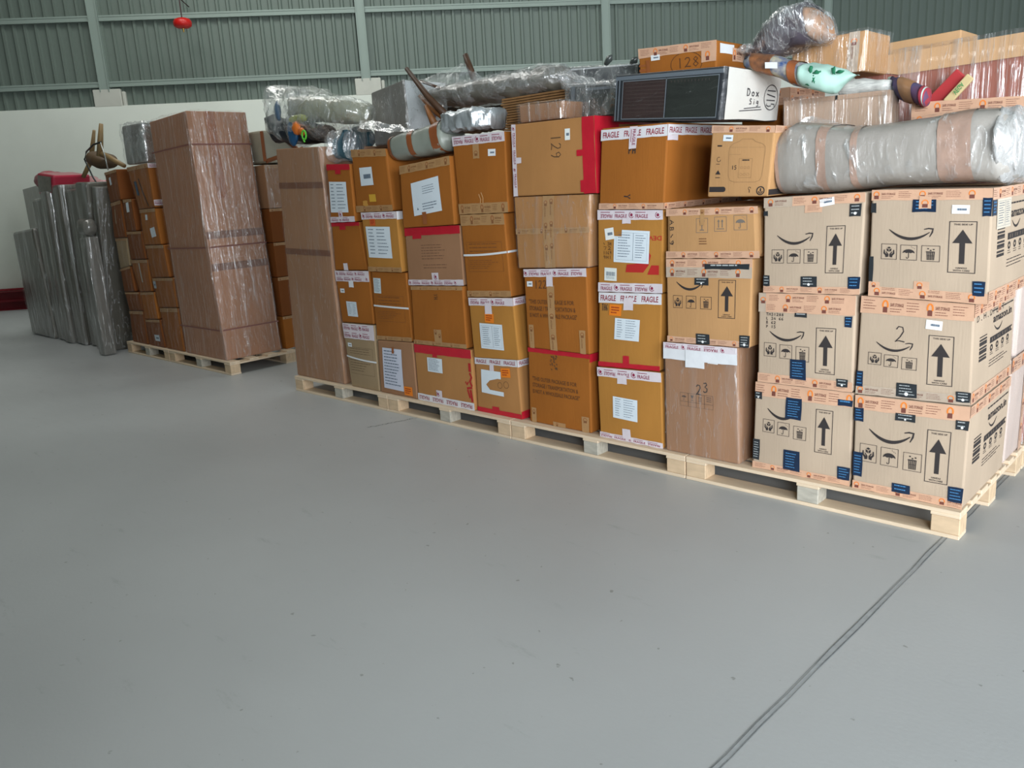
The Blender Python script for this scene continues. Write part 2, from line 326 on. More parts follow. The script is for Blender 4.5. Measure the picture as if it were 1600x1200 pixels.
INK = (46, 40, 40)
class Carton:
    def __init__(s, label, q, depth, m, name='cardboard_box', cat='box', group=None, back=(0, 0), amp=.006, parent=None, bev=.007, topbulge=0., part='carton_body'):
        y, xbl, zbl, xbr, zbr, xtr, ztr, xtl, ztl = q
        s.y = y
        s.root = thing(name, (min(xbl, xtl), y, min(zbl, zbr)), label, cat, group)
        bx, bz = back
        f = [Vector((xbl, y, zbl)), Vector((xbr, y, zbr)), Vector((xtr, y, ztr)), Vector((xtl, y, ztl))]
        b = [p + Vector((bx, depth, bz)) for p in f]
        s.front = Face(f[0], f[1], f[2], f[3], (0, -1, 0), amp)
        s.right = Face(f[1], b[1], b[2], f[2], (1, 0, 0), amp * .4)
        s.left = Face(b[0], f[0], f[3], b[3], (-1, 0, 0), amp * .3)
        s.back = Face(b[1], b[0], b[3], b[2], (0, 1, 0), amp * .4)
        s.top = Face(f[3], f[2], b[2], b[3], (0, 0, 1), topbulge)
        s.bot = Face(b[0], b[1], f[1], f[0], (0, 0, -1), 0)
        mb = MB(); n = 8
        for F in (s.front, s.right, s.left, s.back, s.top, s.bot):
            vs = [F.at(i / n, j / n) for j in range(n + 1) for i in range(n + 1)]
            fs = [(j * (n + 1) + i, (j + 1) * (n + 1) + i, (j + 1) * (n + 1) + i + 1, j * (n + 1) + i + 1) for j in range(n) for i in range(n)]
            mb.add(vs, fs)
        s.body = bevel(mb.build(part, m, s.root), bev, 2)
    def mm(s, face, u, v): return u * face.W, v * face.H
    def tape(s, kind, u0, v0, u1, v1, face=None, flip=0, seed=1, label=None, off=.0018):
        F = face or s.front; x0, y0, x1, y1 = u0 * F.W, v0 * F.H, u1 * F.W, v1 * F.H
        cols = {'safe': (210, 168, 140), 'safeg': (186, 168, 150), 'fragile': (222, 220, 224), 'agar': (220, 210, 216), 'red': (190, 30, 48), 'white': (226, 228, 232), 'clear': (176, 136, 92), 'grey': (170, 160, 150), 'rosy': (120, 78, 56), 'navy': (22, 42, 68), 'black': (44, 48, 52), 'brown': (150, 88, 48)}
        nm = {'safe': 'packing_tape', 'safeg': 'packing_tape', 'fragile': 'fragile_tape', 'agar': 'printed_tape', 'red': 'red_tape', 'white': 'white_tape', 'clear': 'packing_tape', 'grey': 'packing_tape', 'rosy': 'packing_tape', 'navy': 'tape_patch', 'black': 'tape_patch', 'brown': 'packing_tape'}
        lb = {'safe': 'tan packing tape with printed padlocks', 'safeg': 'greyish packing tape with printed padlocks', 'fragile': 'white tape with red lettering', 'agar': 'white tape with maroon print', 'red': 'red tape', 'white': 'white tape', 'navy': 'navy blue tape piece', 'black': 'black tape piece'}
        m = mat('tape_' + kind, cols[kind], rough=.38, noise_amt=.10, noise_scale=14, bump=.18, bump_scale=30, spec=.5)
        if kind in ('navy', 'black') and off == .0018: off = .0030
        d = P2(); W, H = x1 - x0, y1 - y0
        d.patch(x0, y0, x1, y1, max(2, int(W / .04)), max(1, int(H / .05)), wob=.0012)
        t = put(F, d, off, nm[kind], m, s.root, label or lb.get(kind))
        off2 = off + .0007
        rnd = random.Random(seed * 13 + 5)
        horiz = W >= H
        if kind in ('safe', 'safeg', 'clear') and min(W, H) > .018:
            dk = P2(); og = P2(); step = .125; x = -rnd.random() * .05; L = W if horiz else H; T = H if horiz else W; k = rnd.randint(0, 2)
            def tr(a0, b0, a1, b1):  # along, across
                if flip: b0, b1 = T - b1, T - b0
                return (x0 + a0, y0 + b0, x0 + a1, y0 + b1) if horiz else (x0 + b0, y0 + a0, x0 + b1, y0 + a1)
            rows = 2 if T > .07 else 1; rt = T / rows
            for r_ in range(rows):
                x = -rnd.random() * .08; k = rnd.randint(0, 2); b = r_ * rt
                while x < L:
                    if k % 2 == 0 and x > 0 and x + .03 < L:
                        q = tr(x, b + rt * .12, x + min(.03, rt * .8), b + rt * .88); og.lock(*q, 'ring'); dk.lock(*q, 'body')
                        if x + .09 < L: dk.text('SAFE STORAGE', *tr(x + .035, b + rt * .3, x + .088, b + rt * .5), rot=0 if horiz else 90); dk.lines(*tr(x + .035, b + rt * .62, x + .088, b + rt * .92), 2, .25, rnd.randint(0, 99)) if horiz else None
                        x += .10
                    elif x > 0 and x + .06 < L and horiz:
                        dk.lines(*tr(x, b + rt * .2, x + .055, b + rt * .85), 4, .22, rnd.randint(0, 99)); x += .075
                    else: x += .02
                    k += 1
            faint = kind == 'clear'
            put(F, og, off2, 'lock_mark', mat('ink_orange_dull' if faint else 'ink_orange', (150, 90, 50) if faint else (226, 126, 44)), t); put(F, dk, off2, 'tape_print', mat('ink_brown_faint' if faint else 'ink_brown', (128, 84, 48) if faint else (112, 62, 50)), t)
        elif kind == 'fragile':
            d = P2(); n = max(1, round((W if horiz else H) / .125)); L = (W if horiz else H) / n
            for i in range(n):
                if horiz: d.text('FRAGILE', x0 + L * (i + .1), y0 + H * .24, x0 + L * (i + .86), y0 + H * .80, rot=flip)
                else: d.text('FRAGILE', x0 + W * .2, y0 + L * (i + .1), x0 + W * .8, y0 + L * (i + .9), rot=90)
            put(F, d, off2, 'tape_print', mat('ink_maroon', (140, 26, 48)), t)
        elif kind == 'agar':
            d = P2(); L = W if horiz else H; T = H if horiz else W; rows = 2 if T > .075 else 1; rt = T / rows
            for r_ in range(rows):
                x = rnd.random() * .02 + .005; k = rnd.randint(0, 2); b = r_ * rt
                while x + .03 < L:
                    def tr(a0, b0, a1, b1): return (x0 + a0, y0 + b + b0, x0 + a1, y0 + b + b1) if horiz else (x0 + b0, y0 + a0, x0 + b1, y0 + a1)
                    if k % 3 == 0: q = tr(x, rt * .25, x + .022, rt * .75); d.disc((q[0] + q[2]) / 2, (q[1] + q[3]) / 2, rt * .17, 10); d.arc((q[0] + q[2]) / 2, (q[1] + q[3]) / 2, rt * .3, 30, 250, rt * .07, 8); x += .035
                    elif x + .085 < L: d.text('FRAGILE', *tr(x, rt * .42, x + .075, rt * .82), rot=(180 if k % 2 else flip) if horiz else 90); d.rect(*tr(x, rt * .2, x + .06, rt * .27)); x += .092
                    else: x += .03
                    k += 1
            put(F, d, off2, 'tape_print', mat('ink_plum', (138, 40, 72)), t)
        elif kind in ('navy', 'black') and W > .02 and H > .015:
            d = P2(); n = max(1, int(H / .014)); d.lines(x0 + W * .14, y0 + H * .14, x1 - W * .1, y1 - H * .05, n, .28, seed)
            put(F, d, off2, 'tape_print', mat('ink_blue_' + kind, (70, 130, 180) if kind == 'navy' else (170, 175, 176)), t)
            if kind == 'black' and W > .035 and H > .03:
                d = P2().disc(x0 + W * .5, y1 - H * .24, min(W, H) * .13, 12); put(F, d, off2 + .0004, 'round_mark', mat('ink_white', (225, 225, 225)), t)
        return t
    def label(s, u0, v0, u1, v1, face=None, style='lines', tilt=0., seed=1, col=(218, 228, 236), name='shipping_label', notch=False):
        F = face or s.front; x0, y0, x1, y1 = u0 * F.W, v0 * F.H, u1 * F.W, v1 * F.H
        cx, cy = (x0 + x1) / 2, (y0 + y1) / 2; c, sn = math.cos(math.radians(tilt)), math.sin(math.radians(tilt))
        def rot(d):
            d.v = [(cx + (x - cx) * c - (y - cy) * sn, cy + (x - cx) * sn + (y - cy) * c) for x, y in d.v]; return d
        W, H = x1 - x0, y1 - y0
        d = P2()
        if notch == 'corner':
            d.patch(x0, y0 + H * .2, x1, y1, 3, 3); d.patch(x0 + W * .22, y0, x1, y0 + H * .2, 3, 1)
        elif notch == 'torn':
            d.patch(x0, y0, x0 + W * .2, y1, 1, 3); d.patch(x0 + W * .2, y0, x1 - W * .1, y0 + H * .3, 3, 1)
            d.poly([(x0 + W * .2, y0 + H * .3), (x0 + W * .75, y0 + H * .3), (x0 + W * .4, y0 + H * .42), (x0 + W * .24, y0 + H * .6), (x0 + W * .2, y0 + H * .7)])
            d.patch(x0 + W * .2, y0 + H * .82, x1, y1, 3, 1); d.poly([(x0 + W * .2, y0 + H * .55), (x0 + W * .26, y0 + H * .66), (x0 + W * .4, y0 + H * .82), (x0 + W * .2, y0 + H * .82)])
        else: d.patch(x0, y0, x1, y1, 3, 3)
        m = mat('paper_%d_%d_%d' % col, col, rough=.55, noise_amt=.05, noise_scale=9, bump=.1, bump_scale=18)
        t = put(F, rot(d), .0024, name, m, s.root)
        p = P2(); rnd = random.Random(seed)
        if style == 'lines':
            p.lines(x0 + W * .1, y0 + H * .08, x0 + W * .34, y0 + H * .95, 8, .22, seed); p.lines(x0 + W * .45, y0 + H * .08, x0 + W * .9, y0 + H * .95, 8, .2, seed + 3)
        elif style == 'form':
            p.frame(x0 + W * .06, y0 + H * .08, x1 - W * .06, y1 - H * .08, .0008); p.rect(x0 + W * .55, y0 + H * .08, x0 + W * .56, y1 - H * .08)
            p.lines(x0 + W * .12, y0 + H * .14, x0 + W * .5, y1 - H * .12, 9, .25, seed); p.lines(x0 + W * .62, y0 + H * .14, x1 - W * .1, y1 - H * .12, 10, .25, seed + 1)
        elif style == 'address':
            p.lines(x0 + W * .4, y0 + H * .18, x0 + W * .85, y0 + H * .45, 4, .22, seed); p.lines(x0 + W * .35, y0 + H * .68, x0 + W * .9, y0 + H * .92, 3, .3, seed + 1); p.poly([(x0 + W * .14, y0 + H * .84), (x0 + W * .2, y0 + H * .84), (x0 + W * .17, y0 + H * .76)])
        elif style == 'tag':
            p.lines(x0 + W * .3, y0 + H * .38, x0 + W * .85, y0 + H * .68, 1, .8, seed, False)
        elif style == 'dense':
            p.lines(x0 + W * .08, y0 + H * .06, x1 - W * .08, y1 - H * .06, 12, .3, seed)
        elif style == 'barcode':
            x = x0 + W * .15
            while x < x1 - W * .15: b = W * (.01 + rnd.random() * .03); p.rect(x, y0 + H * .3, x + b, y0 + H * .62); x += b + W * .025
            p.lines(x0 + W * .15, y0 + H * .7, x1 - W * .15, y0 + H * .9, 2, .3, seed)
        elif style == 'orange':
            p.lines(x0 + W * .15, y0 + H * .2, x1 - W * .15, y1 - H * .1, 3, .45, seed)
        put(F, rot(p), .0031, 'label_print', mat('ink_red_dark', (150, 50, 20)) if style == 'orange' else mat('ink_grey', (88, 104, 122)), t)
        return t
    def ink(s, d, name='box_print', col=INK, face=None, off=.0013):
        return put(face or s.front, d, off, name, mat('ink_%d_%d_%d' % col, col, rough=.7), s.root)
    def strap(s, u0, v0, u1, v1, sag=0., th=.012, face=None):
        F = face or s.front; n = 12; d = P2()
        for i in range(n):
            a, b = i / n, (i + 1) / n
            ya = (v0 + (v1 - v0) * a + sag * math.sin(math.pi * a)) * F.H; yb = (v0 + (v1 - v0) * b + sag * math.sin(math.pi * b)) * F.H
            xa = (u0 + (u1 - u0) * a) * F.W; xb = (u0 + (u1 - u0) * b) * F.W; d.poly([(xa, ya), (xb, yb), (xb, yb + th), (xa, ya + th)])
        return put(F, d, .0028, 'strap', mat('strap_white', (222, 224, 226), rough=.4), s.root, 'white plastic strap')
    def wrap(s, m, off=.007, faces='frlt', name='plastic_wrap', lumps=.004, over=None):
        mb = MB(); n = 14; FS = {'f': s.front, 'r': s.right, 'l': s.left, 't': s.top, 'b': s.back}
        c = sum((q for q in s.front.q + s.back.q), Vector()) / 8
        for k in faces:
            F = FS[k]; vs = []
            for j in range(n + 1):
                for i in range(n + 1):
                    p = F.at(i / n, j / n); d = (p - c); d.x = math.copysign(1, d.x) * min(abs(d.x) / .1, 1); 
                    e = Vector((0, 0, 0))
                    for Q in [FS[x] for x in faces]: e += Q.out * (1 if abs((p - Q.q[0]).dot(Q.out)) < .02 + Q.amp else 0)
                    e = e if e.length else F.out
                    vs.append(p + e * (off + abs(fbm(p, 7, s.y)) * lumps))
            mb.add(vs, [(j * (n + 1) + i, (j + 1) * (n + 1) + i, (j + 1) * (n + 1) + i + 1, j * (n + 1) + i + 1) for j in range(n) for i in range(n)])
        return mb.build(name, m, s.root, smooth=True, label='clear stretch wrap')

# ------------------------------------------------------------ the hall
WD = Vector((.6292, .7772, 0)); WN = Vector((.7772, -.6292, 0)); W0 = Vector((-15.53, 4.15, 0))   # along the back wall / out of it into the room
def wp(s, n, z): p = W0 + WD * s + WN * n; return (p.x, p.y, z)
def wbox(mb, s0, s1, n0, n1, z0, z1):
    return mb.add([wp(s0, n0, z0), wp(s1, n0, z0), wp(s1, n1, z0), wp(s0, n1, z0), wp(s0, n0, z1), wp(s1, n0, z1), wp(s1, n1, z1), wp(s0, n1, z1)], BOXF)
def structure(o): o['kind'] = 'structure'; return o

def floor_mat():
    m = mat('floor_paint', (184, 187, 188), rough=.42, noise_amt=.17, noise_scale=.5, bump=.05, bump_scale=60, spec=.45)
    nt = m.node_tree; N = nt.nodes; L = nt.links; b = N['Principled BSDF']
    ramp = [n for n in N if n.type == 'VALTORGB'][0]
    tc = [n for n in N if n.type == 'TEX_COORD'][0]
    # scuffs with a direction of their own, small specks
    mp = N.new('ShaderNodeMapping'); mp.inputs['Scale'].default_value = (1.2, 4.5, 1); mp.inputs['Rotation'].default_value = (0, 0, .7); L.new(tc.outputs['Object'], mp.inputs[0])
    n = N.new('ShaderNodeTexNoise'); n.inputs['Scale'].default_value = 2.2; n.inputs['Detail'].default_value = 8; n.inputs['Roughness'].default_value = .7; L.new(mp.outputs[0], n.inputs['Vector'])
    r = N.new('ShaderNodeValToRGB'); r.color_ramp.elements[0].position = .62; r.color_ramp.elements[1].position = .80; r.color_ramp.elements[0].color = (1, 1, 1, 1); r.color_ramp.elements[1].color = (.72, .74, .72, 1)
    L.new(n.outputs['Fac'], r.inputs[0])
    mx = N.new('ShaderNodeMix'); mx.data_type = 'RGBA'; mx.blend_type = 'MULTIPLY'; mx.inputs[0].default_value = 1
    L.new(ramp.outputs[0], mx.inputs[6]); L.new(r.outputs[0], mx.inputs[7])
    v = N.new('ShaderNodeTexNoise'); v.inputs['Scale'].default_value = 26; v.inputs['Detail'].default_value = 2; L.new(tc.outputs['Object'], v.inputs['Vector'])
    r2 = N.new('ShaderNodeValToRGB'); r2.color_ramp.elements[0].position = .73; r2.color_ramp.elements[1].position = .77; r2.color_ramp.elements[0].color = (1, 1, 1, 1); r2.color_ramp.elements[1].color = (.62, .62, .60, 1)
    L.new(v.outputs['Fac'], r2.inputs[0])
    m2 = N.new('ShaderNodeMix'); m2.data_type = 'RGBA'; m2.blend_type = 'MULTIPLY'; m2.inputs[0].default_value = 1
    L.new(mx.outputs[2], m2.inputs[6]); L.new(r2.outputs[0], m2.inputs[7]); L.new(m2.outputs[2], b.inputs['Base Color'])
    rr = N.new('ShaderNodeMapRange'); rr.inputs['To Min'].default_value = .34; rr.inputs['To Max'].default_value = .55; L.new(n.outputs['Fac'], rr.inputs['Value']); L.new(rr.outputs[0], b.inputs['Roughness'])
    return m
structure(MB().box(-30, 14, -7, 26, -.1, 0).build('floor', floor_mat()))
# saw-cut expansion joint with its sealant, and a hairline crack
ja, jb = Vector((-0.905, 3.383, 0.000)), Vector((-0.936, 1.644, 0.000))
jd = (jb - ja).normalized(); jn = Vector((-jd.y, jd.x, 0))
def joint(name, a, b, offs, w, m, wob=.002, h=.0012):
    mb = MB(); n = 60; rnd = random.Random(3); vs = []
    for i in range(n + 1):
        p = a.lerp(b, i / n) + jn * (offs + (rnd.random() - .5) * wob * 2); ww = w * (.6 + rnd.random() * .8)
        vs += [p + jn * ww / 2 + Vector((0, 0, h)), p - jn * ww / 2 + Vector((0, 0, h))]
    return structure(mesh(name, vs, [(2 * i, 2 * i + 1, 2 * i + 3, 2 * i + 2) for i in range(n)], m))
e0 = ja - jd * 6; e1 = jb + jd * 2.5
joint('floor_joint', e0, e1, 0, .013, mat('joint_sealant', (166, 170, 172), rough=.6, noise_amt=.2, noise_scale=30))
joint('floor_joint_edge', e0, e1, .010, .0030, mat('joint_edge', (126, 130, 132), rough=.8, noise_amt=.4, noise_scale=60), .003, .0016)
joint('floor_joint_edge', e0, e1, -.009, .0022, MATS['joint_edge'], .003, .0016)
ca, cb = Vector((-4.344, 3.093, 0.000)), Vector((-4.185, 3.609, 0.000))
joint('floor_crack', ca, cb, 0, .006, mat('crack', (112, 116, 114), rough=.8, noise_amt=.3, noise_scale=40), .012, .0012)

plaster = mat('plaster_white', (234, 238, 228), rough=.85, noise_amt=.10, noise_scale=1.1, bump=.08, bump_scale=12)
structure(wbox(MB(), -14, 34, -.25, 0, 0, 3.14).build('wall_back', plaster))
steel = mat('steel_sheet_paint', (112, 124, 116), rough=.5, noise_amt=.08, noise_scale=.7, spec=.4)
steel2 = mat('steel_frame_paint', (148, 162, 154), rough=.5, noise_amt=.06, noise_scale=2, spec=.4)
# trapezoidal sheet cladding, ribs towards the room
prof = []; s = -14.0; per = .165
while s < 34:
    prof += [(s, -.10), (s + .082, -.10), (s + .098, -.066), (s + .134, -.066), (s + .150, -.10)]; s += per
vs = [wp(a, n_, z) for z in (3.10, 7.2) for a, n_ in prof]; k = len(prof)
structure(mesh('wall_back_cladding', vs, [(i, i + 1, k + i + 1, k + i) for i in range(k - 1)], steel))
structure(wbox(MB(), -14, 34, -.30, -.16, 3.14, 7.2).build('wall_back_liner', steel))
structure(MB().box(-30, .2, -1.9, -1.65, 0, 7.2).box(.2, 1.0, -1.95, -1.2, 0, 7.2).build('wall_front', steel))  # unseen front wall and pier, added to shade the floor beside the camera
structure(MB().box(-32, 14, -7, 30, 7.6, 7.7).build('ceiling', steel))
structure(MB().box(-29.9, -29.7, -1.6, 3.5, 0, 7.2).build('wall_left', steel))  # unseen wall piece, added to block light coming from the left
cs = [-6.2, -2.1, 2.03, 6.2, 10.33, 14.35, 18.4, 22.5, 26.6]
for c in cs:
    mb = MB(); wbox(mb, c - .065, c + .065, -.075, .0, 3.36, 7.2); wbox(mb, c - .075, c - .060, -.075, .015, 3.36, 7.2); wbox(mb, c + .060, c + .075, -.075, .015, 3.36, 7.2)
    structure(mb.build('trim_column', steel2))
    mb = MB(); wbox(mb, c - .19, c + .24, -.2, .004, 3.13, 3.40)
    structure(bevel(mb.build('column_plinth', mat('plinth_plaster', (206, 206, 196), rough=.9, noise_amt=.12, noise_scale=4, bump=.2, bump_scale=10)), .012))
    mb = MB(); wbox(mb, c + .245, c + .30, -.1, -.02, 3.13, 3.36); structure(bevel(mb.build('trim_mortar', MATS['plinth_plaster']), .015))
for z in (3.43, 4.42, 5.42, 6.4):
    for a, b in zip(cs, cs[1:]):
        mb = MB(); wbox(mb, a + .078, b - .078, -.074, -.012, z + .01, z + .085); wbox(mb, a + .078, b - .078, -.074, -.004, z, z + .012); wbox(mb, a + .078, b - .078, -.014, -.004, z + .06, z + .085)
        structure(mb.build('trim_girt', steel2))
# red fire extinguisher ball on its stem, held by an arm from the upper girt
fx = Vector(wp(3.50, .55, 4.24))
t = thing('fire_extinguisher', fx, 'red round hanging fire extinguisher high on the grey metal wall', 'fire extinguisher')
redp = mat('extinguisher_red', (200, 28, 24), rough=.35)
mb = MB(); n = 20; ring = [(.0, .075), (.07, .072), (.115, .055), (.135, .025), (.138, -.01), (.13, -.045), (.09, -.068), (.03, -.075), (0, -.076)]
vs = []; fs = []
for (r_, z_) in ring:
    for i in range(n): vs.append((fx.x + max(r_, .001) * math.cos(2 * math.pi * i / n), fx.y + max(r_, .001) * math.sin(2 * math.pi * i / n), fx.z + z_))
for j in range(len(ring) - 1):
    for i in range(n): fs.append((j * n + i, (j + 1) * n + i, (j + 1) * n + (i + 1) % n, j * n + (i + 1) % n))
mb.add(vs, fs).build('tank', redp, t, smooth=True)
MB().tube([fx + Vector((0, 0, -.07)), fx + Vector((0, 0, -.13))], [.018, .01], 8).build('sprinkler_nozzle', mat('brass', (150, 120, 60), metal=.8, rough=.35), t)
MB().tube([fx + Vector((0, 0, .07)), fx + Vector((0, 0, .38))], .009, 8).build('stem', mat('dark_pipe', (60, 26, 30), rough=.6), t)
mb = MB(); mb.tube([fx + Vector((0, 0, .36)), Vector(wp(3.50, -.07, 4.60))], .008, 6); mb.tube([fx - WD * .07 + Vector((0, 0, .36)), fx + WD * .07 + Vector((0, 0, .36))], .009, 6)
mb.build('bracket', MATS['dark_pipe'], t)
# red steel lengths on the floor along the wall
redsteel = mat('red_oxide_paint', (120, 22, 34), rough=.55, noise_amt=.25, noise_scale=5)
for i, (n0, z0, sa, sb) in enumerate(((.05, .0, -3.2, .75), (.17, .0, -3.0, .65), (.06, .155, -3.3, .8), (.17, .155, -3.1, .7))):
    mb = MB(); wbox(mb, sa, sb, n0, n0 + .012, z0, z0 + .15); wbox(mb, sa, sb, n0, n0 + .10, z0, z0 + .012); wbox(mb, sa, sb, n0, n0 + .10, z0 + .138, z0 + .15)
    o = mb.build('steel_channel', redsteel)
    props(o, ('lower red steel channel touching the foot of the white wall', 'lower red steel channel on the room side of the channel pile', 'upper red steel channel next to the white wall, under the red bar', 'upper red steel channel on the room side of the channel pile')[i], 'steel channel', 'red steel channels by the wall')
o = wbox(MB(), -3.3, .75, .08, .14, .312, .342).build('steel_bar', mat('red_bar', (150, 40, 50), rough=.5))
props(o, 'narrow red steel bar on top of the channels by the white wall', 'steel bar')

# ------------------------------------------------------------ pallets
pine = mat('pine_new', (226, 204, 176), rough=.7, noise_amt=.16, noise_scale=3, stretch=(1.5, 12, 12), bump=.15, bump_scale=14, bstretch=(1, 9, 9))
pine_b = mat('pine_block', (218, 190, 156), rough=.75, noise_amt=.24, noise_scale=9, stretch=(1, 6, 3), bump=.15, bump_scale=20)
pine_g = mat('pine_grey', (190, 184, 170), rough=.8, noise_amt=.3, noise_scale=12, stretch=(1, 5, 3))
def pallet(x0, x1, y0, D, label, grp=None, blocks=(.11, .10, .11)):
    y1 = y0 + D; t = thing('wooden_pallet', (x0, y0, 0), label, 'pallet', grp)
    ys = [(y0, y0 + .10), ((y0 + y1) / 2 - .06, (y0 + y1) / 2 + .05), (y1 - .10, y1)]
    xm = (x0 + x1) / 2
    xs = [(x0, x0 + blocks[0]), (xm - blocks[1] / 2, xm + blocks[1] / 2), (x1 - blocks[2], x1)]
    for i, (a, b) in enumerate(ys): bevel(MB().box(x0, x1, a, b, 0, .017).build('bottom_board', pine, t), .002, 1)
    for i, (a, b) in enumerate(xs):
        bevel(MB().box(a - .003 if i else a, b + .003 if i < 2 else b, y0, y1, .090, .104).build('stringer_board', pine, t), .002, 1)
        for j, (c, d) in enumerate(ys): bevel(MB().box(a, b, c + .002, d - .002, .017, .090).build('block', pine_g if (i == 1 and j == 0) else pine_b, t), .003, 1)
    n = 7; wds = [.10, .085, .10, .085, .10, .085, .10]; gap = (D - sum(wds)) / (n - 1); y = y0
    for wd in wds: bevel(MB().box(x0, x1, y, y + wd, .104, .1205).build('deck_board', pine, t), .002, 1); y += wd + gap
    return t
pallet(-5.745, -4.552, 3.43, 1.0, 'wooden pallet under the tall brown carton at the left end of the long row')
pallet(-4.545, -3.352, 3.43, 1.0, 'wooden pallet under the narrow stacks, second in the long row from the left')
pallet(-3.345, -2.128, 3.43, 1.0, 'wooden pallet under the boxes with printed capital letters, third in the long row')
pallet(-2.122, -.852, 3.43, 1.0, 'wooden pallet at the right near end of the long row, under the smile-arrow boxes')
pallet(-8.02, -6.80, 3.43, 1.25, 'wooden pallet under the tall wrapped carton of the left group')
pallet(-9.05, -8.04, 3.43, 1.0, 'wooden pallet under the small brown boxes, farthest left')

